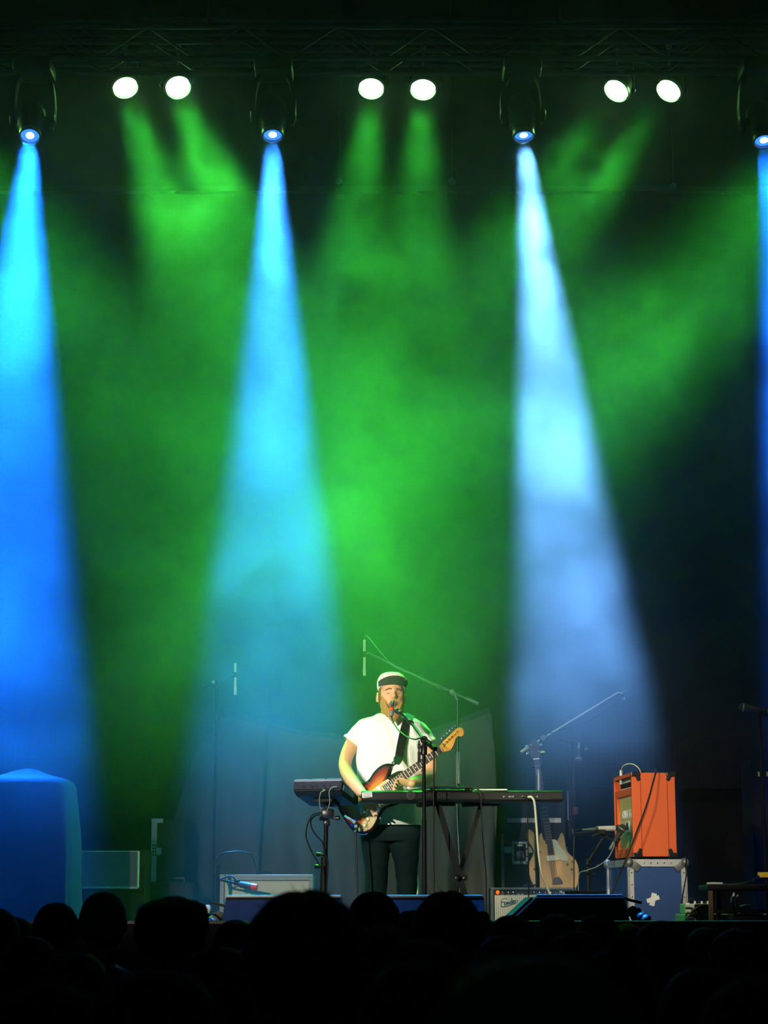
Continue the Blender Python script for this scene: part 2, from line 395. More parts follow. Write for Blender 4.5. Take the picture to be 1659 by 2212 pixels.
def moving_light(p, d, label):
    t = thing('moving_light', label, 'stage light', p, group='blue beam lights on the front truss')
    m = basis(p, d)
    def lathe(name, prof, mt, par=t, cap=True):
        b = bm_new(); bm_lathe(b, prof, (0, 0, 0), (0, 0, 1), 24, cap); b.transform(m); return obj(name, b, mt, par, True)
    hd = lathe('head', [(0.084, 0.006), (0.094, 0.01), (0.094, 0.05), (0.115, 0.10), (0.12, 0.2), (0.118, 0.30), (0.09, 0.36), (0.04, 0.38)], M['fixture'])
    lathe('lens', [(0.0, -0.012), (0.05, -0.008), (0.077, 0.0), (0.077, 0.01), (0, 0.01)], M['lens_blue'], hd)
    lathe('lens_core', [(0.0, -0.018), (0.026, -0.016), (0.034, -0.012), (0.03, 0.0)], M['lens_white'], hd)
    lathe('lens_ring', [(0.079, -0.03), (0.094, -0.03), (0.096, -0.005), (0.094, 0.012), (0.08, 0.012), (0.079, -0.03)], M['rim'], hd, False)
    c = m @ Vector((0, 0, 0.2)); zb = zt_blue - 0.16
    for s in (-1, 1):
        b = bm_new()
        prof = [Vector((p.x + s*0.155, c.y, c.z - 0.08)), Vector((p.x + s*0.165, c.y, c.z)), Vector((p.x + s*0.17, c.y + 0.01, c.z + 0.12)), Vector((p.x + s*0.15, Y_BLUE + 0.08, zb - 0.08)), Vector((p.x + s*0.11, Y_BLUE + 0.08, zb + 0.01))]
        prof = catmull(prof, 4); rg = []
        for i, q in enumerate(prof):
            k = 0.035 + 0.02*math.sin(i/len(prof)*PI); rg.append([q + Vector((0.018*x, k*y, 0.0)) + Vector((0, 0, 0)) for x, y in ((-1, -1), (1, -1), (1, 1), (-1, 1))])
        bm_loft(b, rg); ar = obj('arm', b, M['fixture'], t, True)
        b = bm_new(); bm_lathe(b, [(0.05, 0), (0.05, 0.012), (0.035, 0.02)], Vector((p.x + s*0.172, c.y, c.z)), (s, 0, 0), 14); obj('pivot_cap', b, M['fixture'], ar, True)
        b = bm_new(); bm_tube(b, [c + Vector((s*0.1, 0, 0)), c + Vector((s*0.16, 0, 0))], 0.03, 10); obj('axle', b, M['black_metal'], ar, True)
    b = bm_new(); bm_box(b, (p.x, Y_BLUE + 0.08, zb + 0.065), (0.32, 0.30, 0.13), bevel=0.025); obj('base', b, M['fixture'], t, True)
    for s in (-1, 1):
        b = bm_new(); bm_box(b, (p.x + s*0.1, Y_BLUE + 0.08, zt_blue - 0.01), (0.05, 0.07, 0.06), bevel=0.008); obj('clamp', b, M['grey_metal'], t)
    return t
for (p, d), lb in zip(blue_rig, ['deep blue beam moving light at the left end', 'blue beam moving light, second along from the left end', 'icy white blue beam moving light, third along from the left end', 'blue beam moving light cut off at the right end']):
    moving_light(p, d, lb + ' of the front truss')

for (px, py, lb) in ((733, 392, 'small dark hanging bracket on the screen top between left and middle beams'), (976, 392, 'small dark hanging bracket on the screen top right of the middle green lights'), (1454, 403, 'dark rigging hook with a round shackle over the right part of the screen')):
    p = at(px, py, 17.3); t = thing('rigging_hook', lb, 'hook', p, group='screen hanging points')
    b = bm_new(); bm_tube(b, [p + Vector((0, 0, 0.03)), p + Vector((0, 0.05, 10.1 - p.z))], 0.007, 6); obj('chain', b, M['truss'], t)
    b = bm_new(); bm_box(b, p + Vector((0, 0.08, -0.1)), (0.10, 0.16, 0.05), bevel=0.01); obj('bracket', b, M['black_metal'], t)
    b = bm_new(); bm_lathe(b, [(0.012, -0.03), (0.03, -0.02), (0.034, 0.0), (0.03, 0.02), (0.012, 0.03)], p, (0, 1, 0), 12); obj('shackle', b, M['grey_metal'], t, True)
    b = bm_new(); bm_tube(b, [p + Vector((-0.05, 0, 0.05)), p + Vector((-0.02, 0, 0.12)), p + Vector((0.03, 0, 0.12)), p + Vector((0.05, 0, 0.04)), p + Vector((0.0, 0, -0.04))], 0.009, 6); obj('hook', b, M['black_metal'], t, True)

# ================================================================ low step along the stage front
p = at(830, 1990, SF + 0.15)
b = bm_new(); bm_box(b, (0, SF + 0.33, p.z/2), (9.0, 0.36, p.z), bevel=0.006); struct('trim_1', b, M['case_black'])
b = bm_new(); bm_box(b, (0, SF + 0.153, p.z - 0.006), (9.0, 0.012, 0.012)); tr = obj('edge_strip', b, M['grey_metal'], bpy.data.objects['trim_1'])

# ================================================================ helpers for pixel-measured boxes
def prect(x0, y0, x1, y1, Y):
    a, c = at(x0, y0, Y), at(x1, y1, Y); return a, c
def pbox(bm, x0, y0, x1, y1, Y, dep, bevel=0.0):
    """box whose front face, standing at depth Y, covers the pixel rectangle"""
    a, c = prect(x0, y0, x1, y1, Y); xm = (at(x0, (y0+y1)/2, Y).x, at(x1, (y0+y1)/2, Y).x)
    return bm_box(bm, ((xm[0]+xm[1])/2, Y + dep/2, (a.z+c.z)/2), (xm[1]-xm[0], dep, abs(a.z-c.z)), bevel=bevel)
def text_mesh(name, s, size, m, parent, mt, ext=0.0012, shear=0.0):
    cu = bpy.data.curves.new('lettering', 'FONT'); cu.body = s; cu.size = size; cu.extrude = ext; cu.align_x = 'CENTER'; cu.align_y = 'CENTER'; cu.shear = shear
    o = bpy.data.objects.new('lettering', cu); C.objects.link(o)
    me = bpy.data.meshes.new_from_object(o.evaluated_get(bpy.context.evaluated_depsgraph_get())); bpy.data.objects.remove(o)
    bm = bm_new(); bm.from_mesh(me); bpy.data.meshes.remove(me); bm.transform(mt)
    return obj(name, bm, m, parent)
FACE = Matrix(((1, 0, 0), (0, 0, -1), (0, 1, 0))).to_4x4()      # text lying in x/z, facing the camera
def face_at(p): return Matrix.Translation(p) @ FACE

# ================================================================ cloth covered gear at the left
def covered_gear():
    Y = 12.5; c = at(52, 1700, Y); base = Vector((c.x, Y + 0.1, 0))
    rows = [(1.00, 0.365, 0.30), (0.85, 0.36, 0.295), (0.6, 0.345, 0.285), (0.42, 0.345, 0.28), (0.3, 0.335, 0.28), (0.12, 0.312, 0.27), (0.04, 0.30, 0.26), (0.012, 0.285, 0.245), (0.0, 0.265, 0.22)]
    ztop = at(52, 1682, Y).z; b = bm_new(); rg = []; n = 64
    for (v, a, d) in rows:
        r = []
        for k in range(n):
            th = 2*PI*k/n; e = 0.32; cx, sy = math.cos(th), math.sin(th)
            x = math.copysign(abs(cx)**e, cx); y = math.copysign(abs(sy)**e, sy)
            fold = 1 + 0.035*v*math.sin(th*7 + 1.3) + 0.02*v*math.sin(th*13) + 0.012*noise.noise((x*3, y*3, v*5))
            r.append(Vector((base.x + a*x*fold, base.y + d*y*fold, ztop*(1 - v) + (0.0 if v < 0.95 else 0.005) - 0.01*abs(math.sin(th*2))*v)))
        rg.append(r)
    for k, (s, dz) in enumerate(((0.8, 0.012), (0.55, 0.03), (0.3, 0.055), (0.1, 0.07))):
        rg.append([Vector((base.x + 0.005 + (q.x - base.x)*s/1.0, base.y + (q.y - base.y)*s, ztop + dz)) for q in rg[8]])
    bm_loft(b, rg)
    o = obj('draped_cover', b, M['cloth_cover'], None, True)
    tag(o, 'blue lit dark cloth cover draped over tall gear at the left stage edge', 'cover')
M['cloth_cover'] = mat('navy_cover_cloth', (0.014, 0.016, 0.024), 0.9, spec=0.15, var=0.2, vscale=8, bump=0.15, bscale=120)
covered_gear()

# ================================================================ slanted speaker cabinet with piped grille
M['grille_grey'] = mat('grey_grille_cloth', (0.17, 0.17, 0.145), 0.9, var=0.15, vscale=300)
M['piping'] = mat('white_piping', (0.62, 0.60, 0.50), 0.6)
def cab_left():
    Y = 13.6; t = thing('speaker_cabinet', 'grey fronted speaker cabinet with pale piping beside the draped cover', 'speaker', (at(225, 1900, Y).x, Y, 0))
    f0, f1 = at(150, 1836, Y), at(311, 1924, Y)
    b = bm_new(); xl, xr = f0.x, f1.x; zt, zb = f0.z, f1.z
    # side profile: lower box, slanted grille face above
    pr = [(Y+0.02, 0.0), (Y+0.02, zb-0.015), (Y, zb), (Y+0.07, zt), (Y+0.4, zt), (Y+0.4, 0.0)]
    bm_loft(b, [[Vector((x, y, z)) for y, z in pr] for x in (xl, xr)]); obj('body', b, M['case_black'], t)
    gl, gr = at(152, 1840, Y).x, at(298, 1840, Y).x
    def q(x, v, off): return Vector((x, Y + 0.07*v - off, zb + (zt - zb)*v))
    b = bm_new(); bm_loft(b, [[q(gl, 0.08, 0.006), q(gr, 0.08, 0.006), q(gr, 0.96, 0.006), q(gl, 0.96, 0.006)], [q(gl, 0.08, -0.01), q(gr, 0.08, -0.01), q(gr, 0.96, -0.01), q(gl, 0.96, -0.01)]]); obj('grille', b, M['grille_grey'], t)
    for nm, a, c, r in (('piping', q(gl, 0.07, 0.01), q(gr+0.006, 0.07, 0.01), 0.009), ('piping', q(gr+0.006, 0.07, 0.01), q(gr-0.004, 0.97, 0.01), 0.008), ('piping', q(gl, 0.97, 0.006), q(gr, 0.97, 0.006), 0.004)):
        tube(nm, [a, c], r, M['piping'], t, 6)
    return t
cab_left()

# ================================================================ road cases
def ball(bm, p, r=0.03): bm_lathe(bm, [(0.3*r, -r), (0.8*r, -0.6*r), (r, 0), (0.8*r, 0.6*r), (0.3*r, r)], p, (0, 0, 1), 10)
def case_left():
    Y = 14.75; t = thing('road_case', 'tall black road case with one pale metal corner edge, left of the drape', 'case', (at(362, 1900, Y).x, Y, 0))
    b = bm_new(); pbox(b, 334, 1770, 400, 1908, Y, 0.44, 0.004); obj('body', b, M['case_black'], t)
    b = bm_new(); pbox(b, 326, 1778, 338, 1905, Y - 0.012, 0.04); obj('edge_rail', b, M['alu_dull'], t)
    b = bm_new(); pbox(b, 327, 1768, 352, 1778, Y - 0.014, 0.04, 0.004); obj('corner_bracket', b, M['alu_dull'], t)
    b = bm_new(); pbox(b, 337, 1831, 348, 1847, Y - 0.016, 0.03, 0.003); obj('latch', b, M['alu_dull'], t)
    for k in range(4):
        for px in (331, 336):
            b = bm_new(); bm_lathe(b, [(0.007, 0), (0.005, 0.006)], at(px, 1826 + k*7, Y - 0.013), (0, -1, 0), 8); obj('rivet', b, M['black_metal'], t, True)
    for px in (345, 390):
        c = at(px, 1915, Y + 0.1); b = bm_new(); bm_tube(b, [(c.x, Y+0.1, 0.16), (c.x, Y+0.1, at(px, 1908, Y).z)], 0.012, 6); bm_lathe(b, [(0.05, -0.02), (0.08, -0.02), (0.08, 0.02), (0.05, 0.02)], (c.x, Y+0.1, 0.08), (1, 0, 0), 16); obj('caster', b, M['black_metal'], t, True)
        b = bm_new(); bm_tube(b, [(c.x, Y+0.4, 0.16), (c.x, Y+0.4, at(px, 1908, Y).z)], 0.012, 6); bm_lathe(b, [(0.05, -0.02), (0.08, -0.02), (0.08, 0.02), (0.05, 0.02)], (c.x, Y+0.4, 0.08), (1, 0, 0), 16); obj('caster', b, M['black_metal'], t, True)
    b = bm_new(); c = at(360, 1909, Y); bm_box(b, (at(367, 1900, Y).x, Y+0.25, c.z+0.0), (0.26, 0.46, 0.02)); obj('dolly', b, M['black'], t)
M['alu_dull'] = mat('worn_aluminium', (0.42, 0.43, 0.41), 0.55, 0.35, var=0.18, vscale=30)
case_left()
b = bm_new(); pbox(b, 343, 1905, 418, 2046, 14.2, 0.35, 0.01); t = thing('amplifier_head', 'low black amplifier box with a lit top edge, left of the drape', 'amplifier', (at(380, 1950, 14.2).x, 14.2, 0)); obj('body', b, M['case_black'], t)
b = bm_new(); pbox(b, 350, 1913, 411, 1935, 14.19, 0.02); obj('front_panel', b, M['black_metal'], t)
b = bm_new(); pbox(b, 350, 1940, 411, 2036, 14.19, 0.02); obj('grille', b, M['cloth_black'], t)
b = bm_new(); a_, c_ = at(365, 1903, 14.35), at(398, 1903, 14.35); bm_tube(b, [a_ - Vector((0, 0, 0.02)), a_ + Vector((0, 0, 0.02)), c_ + Vector((0, 0, 0.02)), c_ - Vector((0, 0, 0.02))], 0.008, 6); obj('handle', b, M['black_gloss'], t)

def case_bass():
    Y = 15.95; t = thing('road_case', 'black road case with grey strips and latch plate behind the bass guitar', 'case', (at(1162, 1900, Y).x, Y, 0))
    b = bm_new(); pbox(b, 1088, 1712, 1240, 2030, Y, 0.6, 0.004); obj('body', b, M['case_black'], t)
    for (x0, y0, x1, y1, nm) in ((1083, 1800, 1089, 1925, 'edge_rail'), (1224, 1708, 1228, 1772, 'edge_rail'), (1238, 1790, 1242, 1925, 'edge_rail')):
        b = bm_new(); pbox(b, x0, y0, x1, y1, Y - 0.01, 0.03); obj(nm, b, M['grey_metal'], t)
    for (x0, y0, x1, y1) in ((1096, 1767, 1212, 1777), (1087, 1829, 1108, 1842), (1139, 1829, 1150, 1842), (1219, 1829, 1226, 1842)):
        b = bm_new(); pbox(b, x0, y0, x1, y1, Y - 0.008, 0.012); obj('grey_strip', b, M['strip_grey'], t)
    b = bm_new(); pbox(b, 1106, 1818, 1141, 1867, Y - 0.012, 0.02, 0.006); lp = obj('latch_plate', b, M['alu_dull'], t)
    b = bm_new(); pbox(b, 1111, 1823, 1136, 1860, Y - 0.018, 0.012, 0.003); obj('latch_recess', b, M['black_metal'], lp)
    b = bm_new(); pbox(b, 1116, 1824, 1130, 1828, Y - 0.022, 0.008); obj('name_plate', b, M['cream'], lp)
    c = at(1124, 1846, Y - 0.022)
    b = bm_new(); bm_lathe(b, [(0.03, 0), (0.034, 0.006), (0.02, 0.012)], c, (0, -1, 0), 16); bm_box(b, c + Vector((0, -0.012, 0)), (0.075, 0.008, 0.014), (0, R(35), 0)); obj('turn_latch', b, M['grey_metal'], lp)
    for px in (1109, 1138):
        for py in (1822, 1834, 1850, 1863):
            b = bm_new(); bm_lathe(b, [(0.008, 0), (0.005, 0.007)], at(px, py, Y - 0.013), (0, -1, 0), 8); obj('rivet', b, M['chrome'], lp, True)
    for py in (1812, 1838, 1868, 1898, 1918):
        b = bm_new(); bm_lathe(b, [(0.008, 0), (0.005, 0.007)], at(1086, py, Y - 0.011), (0, -1, 0), 8); obj('rivet', b, M['chrome'], t, True)
M['strip_grey'] = mat('grey_gaffer_strip', (0.36, 0.37, 0.35), 0.6, var=0.1)
case_bass()

# ================================================================ draped drum kit
def drum_drape():
    ridge = [(368, 1880), (378, 1760), (400, 1690), (430, 1612), (470, 1548), (520, 1538), (580, 1556), (640, 1572), (680, 1577), (715, 1580), (760, 1587), (850, 1584), (930, 1573), (985, 1552), (1040, 1530), (1061, 1523), (1066, 1560), (1067, 1640)]
    n = 150; Yr = 15.4
    xs = [ridge[0][0] + (ridge[-1][0] - ridge[0][0])*i/(n-1) for i in range(n)]
    def ry(x):
        for (a, ya), (c, yc) in zip(ridge, ridge[1:]):
            if a <= x <= c: return ya + (yc - ya)*(x - a)/(c - a)
    rows = []; m = 26
    cols = []
    for i, x in enumerate(xs):
        p = at(x, ry(x), Yr); u = i/(n-1); col = []
        for j in range(-6, m+1):
            if j <= 0:      # over the top towards the back
                v = -j/6; y = Yr + 0.12 + 1.3*v; z = p.z*(1 - 0.35*v*v) - 0.03*v
                z -= 0.0
            else:
                v = j/m; z = p.z*(1 - v) + 0.01*v
                sw = math.sin(u*PI)**0.5
                y = Yr - 0.10 - 0.32*(v**0.7)*sw
                fold = 0.09*math.sin(x*0.065 + 1.8*math.sin(v*2.2 + x*0.004)) + 0.07*math.sin(x*0.021*(1+0.5*v) - v*3.0) + 0.16*noise.noise((x*0.011 - v*0.9, v*1.4, 3.3))
                y += fold*min(1, v*3)*(0.35 + 0.65*v)
            xx = p.x + 0.03*noise.noise((x*0.02, j*0.2, 7.7))*(1 if j > 0 else 0) + (-0.10*max(j, 0)/m*(1 - u)**2)
            col.append(Vector((xx, y, z)))
        cols.append(col)
    b = bm_new(); V = [[b.verts.new(q) for q in c] for c in cols]
    for a, c in zip(V, V[1:]):
        for k in range(len(a)-1): b.faces.new((a[k], a[k+1], c[k+1], c[k]))
    o = obj('drum_drape', b, M['drape'], None, True)
    md = o.modifiers.new('thickness', 'SOLIDIFY'); md.thickness = 0.006
    tag(o, 'large grey cloth draped over the covered drum kit behind the singer', 'cloth')
M['drape'] = mat('grey_black_drape', (0.07, 0.07, 0.066), 0.9, spec=0.15, var=0.15, vscale=5, bump=0.08, bscale=90)
drum_drape()

# ================================================================ microphones and stands
M['mic_metal'] = mat('mic_satin', (0.3, 0.3, 0.29), 0.4, 0.6)
M['mic_white'] = mat('pale_mic_barrel', (0.60, 0.56, 0.42), 0.4)
M['mesh_grey'] = mat('mic_mesh', (0.04, 0.042, 0.042), 0.45, 0.3, bump=0.6, bscale=500)
M['cable'] = mat('black_rubber_cable', (0.010, 0.010, 0.010), 0.5, spec=0.3)
M['cable_pale'] = mat('pale_cable', (0.62, 0.58, 0.40), 0.5)
M['dark_red'] = mat('dull_red_plastic', (0.10, 0.012, 0.012), 0.6)
M['red'] = mat('red_band', (0.65, 0.03, 0.01), 0.5)
def tripod(t, x, y, ztop, r=0.012, h=0.22, spread=0.28, m=None):
    m = m or M['black_metal']
    tube('pole', [(x, y, 0.06), (x, y, ztop)], r, m, t, 8)
    for k in range(3):
        a = PI/2 + k*2*PI/3; e = Vector((x + spread*math.cos(a), y + spread*math.sin(a), 0.011))
        lg = tube('leg', [(x, y, h), tuple(e)], 0.009, m, t, 6)
        b = bm_new(); bm_lathe(b, [(0.013, -0.01), (0.014, 0.01), (0.01, 0.025)], e, (0, 0, 1), 8); obj('rubber_foot', b, M['black'], lg, True)
    b = bm_new(); bm_lathe(b, [(0.02, 0), (0.022, 0.01), (0.022, 0.07), (0.016, 0.08)], (x, y, h - 0.03), (0, 0, 1), 10); obj('collar', b, m, t, True)
def clutch(t, p, r=0.022, m=None):
    b = bm_new(); bm_lathe(b, [(r*0.6, -0.03), (r, -0.025), (r, 0.025), (r*0.6, 0.03)], p, (0, 1, 0), 12); obj('clutch', b, m or M['grey_metal'], t, True)
def pencil_mic(px, y0, y1, Y, label, ym0, ym1):
    a, c = at(px, y0, Y), at(px, y1, Y); t = thing('overhead_microphone', label, 'microphone', c, group='overhead drum microphones')
    d = (c - a); L = d.length; d.normalize()
    s = lambda py: (at(px, py, Y) - a).length
    b = bm_new(); bm_lathe(b, [(0.006, 0), (0.0095, 0.003), (0.0095, s(ym0))], a, d, 10); obj('barrel', b, M['mic_white'], t, True)
    b = bm_new(); bm_lathe(b, [(0.012, s(ym0)), (0.013, s(ym0)+0.005), (0.013, s(ym1)-0.005), (0.012, s(ym1))], a, d, 10); obj('clip', b, M['black'], t, True)
    b = bm_new(); bm_lathe(b, [(0.0095, s(ym1)), (0.0095, L-0.06), (0.0115, L-0.05), (0.0115, L-0.002), (0.008, L)], a, d, 10); obj('capsule_tube', b, M['mic_white'], t, True)
YO = 14.05
pencil_mic(787, 1382, 1460, YO, 'pale pencil microphone pointing down above the singer', 1407, 1420)
pencil_mic(508, 1432, 1501, YO, 'pale pencil microphone pointing down inside the left blue beam', 1452, 1463)
t = thing('boom_stand', 'tall boom stand holding the pale microphone above the singer', 'microphone stand', (at(990, 1900, YO).x, YO, 0))
tripod(t, at(990, 1900, YO).x, YO, at(990, 1512, YO).z)
pc = at(977, 1495, YO); tube('boom', [at(1012, 1511, YO), pc, at(860, 1442, YO), at(799, 1411, YO), at(787, 1413, YO)], 0.0065, M['grey_metal'], t)
tube('boom', [pc, at(988, 1512, YO)], 0.008, M['grey_metal'], t); clutch(t, pc)
tube('counterweight', [at(1006, 1508, YO), at(1033, 1521, YO)], 0.014, M['grey_metal'], t, 10)
pm = at(990, 1660, YO); b = bm_new(); bm_lathe(b, [(0.017, -0.11), (0.019, -0.1), (0.019, 0.1), (0.015, 0.12)], pm, (0, 0, 1), 10); obj('sleeve', b, M['grey_metal'], t, True)
o = tube('microphone_cable', catmull([at(787, 1381, YO), at(791, 1372, YO), at(806, 1389, YO-.01), at(835, 1424, YO-.01), at(862, 1446, YO-.012), at(890, 1456, YO-.02), at(950, 1487, YO-.02), at(985, 1502, YO-.03), at(988, 1600, YO-.03), at(987, 1750, YO-.03), at(993, 1880, YO-.03), at(990, 2030, YO-.1)], 6), 0.0026, M['cable_grey'])
tag(o, 'thin cable looping from the pale microphone above the singer down its stand', 'cable')
t = thing('boom_stand', 'thin stand holding the pale microphone in the left blue beam', 'microphone stand', (at(461, 1900, YO).x, YO - 0.1, 0))
tripod(t, at(461, 1900, YO-.1).x, YO - 0.1, at(461, 1470, YO-.1).z, 0.009)
tube('boom', [at(440, 1487, YO-.1), at(461, 1474, YO-.1), at(507, 1458, YO)], 0.005, M['black_metal'], t); clutch(t, at(461, 1474, YO-.1), 0.014)

def hand_mic(p, d, label, L=0.16, name='vocal_microphone'):
    t = thing(name, label, 'microphone', p); d = d.normalized()
    b = bm_new(); bm_lathe(b, [(0.006, -0.028), (0.02, -0.022), (0.0255, -0.006), (0.0255, 0.006), (0.021, 0.024), (0.018, 0.03)], p, d, 14); obj('grille', b, M['mesh_grey'], t, True)
    b = bm_new(); bm_lathe(b, [(0.026, -0.004), (0.0275, -0.002), (0.0275, 0.002), (0.026, 0.004)], p, d, 14); obj('band', b, M['mic_metal'], t, True)
    b = bm_new(); bm_lathe(b, [(0.02, 0.028), (0.019, 0.04), (0.0125, L - 0.03), (0.0115, L)], p, d, 14); obj('handle', b, M['mic_body'], t, True)
    b = bm_new(); bm_lathe(b, [(0.010, L), (0.010, L + 0.045), (0.006, L + 0.055)], p, d, 12); obj('connector', b, M['mic_metal'], t, True)
    return t
M['mic_body'] = mat('dark_grey_mic_body', (0.035, 0.038, 0.042), 0.5)
# right boom stand with the angled microphone
YB = 15.4
mp = at(1347, 1487, YB); bd = (at(1125, 1625, YB) - at(1335, 1496, YB)).normalized()
hand_mic(mp, Vector((0.10, 0.9, -0.42)), 'round headed microphone at the tip of the long diagonal boom', 0.12)
t = thing('boom_stand', 'boom stand with a long diagonal arm behind the bass guitar', 'microphone stand', (at(1173, 1900, YB).x, YB, 0))
tripod(t, at(1173, 1900, YB).x, YB, at(1173, 1592, YB).z)
tube('boom', [at(1140, 1615, YB), at(1173, 1594, YB), at(1335, 1496, YB), at(1345, 1497, YB+.03)], 0.0065, M['boom_pale'] if 'boom_pale' in M else M['mic_white'], t)
tube('counterweight', [at(1125, 1625, YB), at(1143, 1613, YB)], 0.013, M['mic_white'], t, 10); clutch(t, at(1173, 1594, YB))
o = tube('microphone_cable', catmull([at(1345, 1500, YB+.05), at(1330, 1517, YB+.03), at(1290, 1547, YB+.02), at(1240, 1570, YB), at(1200, 1581, YB), at(1177, 1597, YB-.02), at(1178, 1700, YB-.03), at(1178, 2020, YB-.05)], 6), 0.0035, M['cable'])
tag(o, 'dark cable sagging under the long diagonal boom', 'cable')
# small dim microphone between the boom and the orange amplifier
YS = 15.3
hand_mic(at(1250, 1640, YS), Vector((0.05, 0.3, 0.9)), 'dim microphone hanging head down left above the orange amplifier', 0.09)
t = thing('boom_stand', 'thin dim stand holding the microphone that hangs head down', 'microphone stand', (at(1243, 1900, YS).x, YS + 0.15, 0))
tripod(t, at(1243, 1900, YS + .15).x, YS + 0.15, at(1243, 1600, YS + .15).z, 0.009)
tube('boom', [at(1205, 1598, YS+.15), at(1243, 1607, YS+.15), at(1252, 1622, YS+.03)], 0.006, M['black_metal'], t); clutch(t, at(1266, 1618, YS+.1), 0.012)
b = bm_new(); bm_lathe(b, [(0.02, -0.03), (0.024, -0.02), (0.024, 0.02), (0.02, 0.03)], at(1243, 1752, YS+.12), (0, 0, 1), 10); obj('collar', b, M['dark_red'], t, True)
# right edge stand with the pale microphone
YR = 11.98
mp = at(1605, 1528, YR)
hand_mic(mp, (at(1655, 1535, YR) - mp), 'grey vocal microphone pointing left at the right stage edge', 0.15)
t = thing('microphone_stand', 'black straight stand at the right stage edge', 'microphone stand', (at(1655, 1900, YR).x, YR, 0))
tripod(t, at(1655, 1900, YR).x, YR, at(1655, 1541, YR).z, 0.011)
b = bm_new(); bm_tube(b, [at(1655, 1548, YR), at(1652, 1540, YR), at(1640, 1533, YR)], 0.014, 8); obj('clip', b, M['black'], t, True)
b = bm_new(); bm_lathe(b, [(0.016, -0.012), (0.019, -0.01), (0.019, 0.01), (0.016, 0.012)], at(1655, 1890, YR-.0), (0, 0, 1), 10); obj('collar', b, M['black'], t, True)
b = bm_new(); pbox(b, 1638, 1884, 1668, 1896, YR - 0.03, 0.045, 0.006); tg = obj('cable_tag', b, M['yellow'], t)
for px in (1639, 1657):
    b = bm_new(); pbox(b, px - 1.5, 1667, px + 2, 1677, YR + 2.4, 0.01); o = obj('marker_tape', b, M['yellow_tape']); tag(o, 'short fluorescent yellow tape mark on the dark case edge, %s one' % ('left' if px < 1650 else 'right'), 'tape', 'yellow tape marks at the right edge')
b = bm_new(); pbox(b, 1628, 1640, 1700, 2050, YR + 2.41, 0.4, 0.01); t = thing('dark_road_case', 'tall unlit road case behind the right edge stand', 'case', (at(1660, 1900, YR+2.4).x, YR+2.4, 0)); obj('body', b, M['case_black'], t)
for px in (1630, 1697):
    b = bm_new(); pbox(b, px-2, 1640, px+2, 2050, YR + 2.405, 0.02); obj('edge_rail', b, M['black_metal'], t)

# ================================================================ silver amplifier with a microphone in front
M['tolex_silver'] = mat('pale_grey_tolex', (0.24, 0.25, 0.22), 0.75, var=0.1, vscale=60, bump=0.2, bscale=300)
M['grille_cream'] = mat('cream_grille_cloth', (0.46, 0.43, 0.30), 0.9, var=0.1, vscale=150)
def amp_silver():
    Y = 13.4; t = thing('guitar_amplifier', 'pale grey combo amplifier with cream grille at the drape foot', 'amplifier', (at(575, 1950, Y).x, Y, 0))
    b = bm_new(); pbox(b, 474, 1890, 676, 2053, Y + 0.02, 0.26, 0.012); obj('cabinet', b, M['tolex_silver'], t)
    for (x0, y0, x1, y1) in ((474, 1889, 676, 1902), (474, 1902, 483, 2050), (667, 1902, 676, 2050), (474, 2038, 676, 2052)):
        b = bm_new(); pbox(b, x0, y0, x1, y1, Y - 0.01, 0.05, 0.005); obj('frame', b, M['tolex_silver'], t)
    b = bm_new(); pbox(b, 483, 1902, 667, 2038, Y + 0.012, 0.02); obj('grille', b, M['grille_cream'], t)
    b = bm_new(); a, c = at(560, 1889, Y+.14), at(588, 1889, Y+.14); bm_tube(b, [a, a + Vector((0.01, 0, 0.018)), c + Vector((-0.01, 0, 0.018)), c], 0.007, 6); obj('handle', b, M['black'], t, True)
    for px in (479, 671):
        b = bm_new(); bm_lathe(b, [(0.008, 0), (0.005, 0.006)], at(px, 1896, Y - 0.01), (0, -1, 0), 8); obj('screw', b, M['chrome'], t, True)
amp_silver()
YM = 13.15; a, c = at(516, 1910, YM), at(556, 1917, YM - 0.02); d = (c - a); L = d.length
t = thing('amp_microphone', 'dark barrel microphone with a red end before the pale grey amplifier', 'microphone', a)
b = bm_new(); bm_lathe(b, [(0.014, 0), (0.022, 0.01), (0.022, L*0.68)], a, d, 12); obj('body', b, M['mic_body'], t, True)
b = bm_new(); bm_lathe(b, [(0.0225, L*0.68), (0.0225, L*0.95), (0.016, L)], a, d, 12); obj('end_cap', b, M['red'], t, True)
t = thing('short_stand', 'short black stand with a microphone arm before the pale grey amplifier', 'microphone stand', (at(470, 1950, YM).x, YM, 0))
tripod(t, at(470, 1950, YM).x, YM, at(470, 1868, YM).z, 0.012, 0.12, 0.22)
tube('boom', [at(466, 1899, YM), at(490, 1904, YM), at(520, 1909, YM+.03)], 0.007, M['black_metal'], t)
b = bm_new(); bm_box(b, at(512, 1906, YM+.03), (0.05, 0.03, 0.04), bevel=0.008); obj('clip', b, M['black'], t)
o = tube('microphone_cable', catmull([at(516, 1910, YM+.01), at(500, 1893, YM), at(470, 1898, YM), at(462, 1870, YM), at(475, 1847, YM), at(500, 1840, YM), at(524, 1840, YM+.1), at(545, 1850, YM+.18), at(556, 1889, YM+.3)], 6), 0.005, M['cable'])
tag(o, 'dark cable arching over the left end of the pale grey amplifier', 'cable')

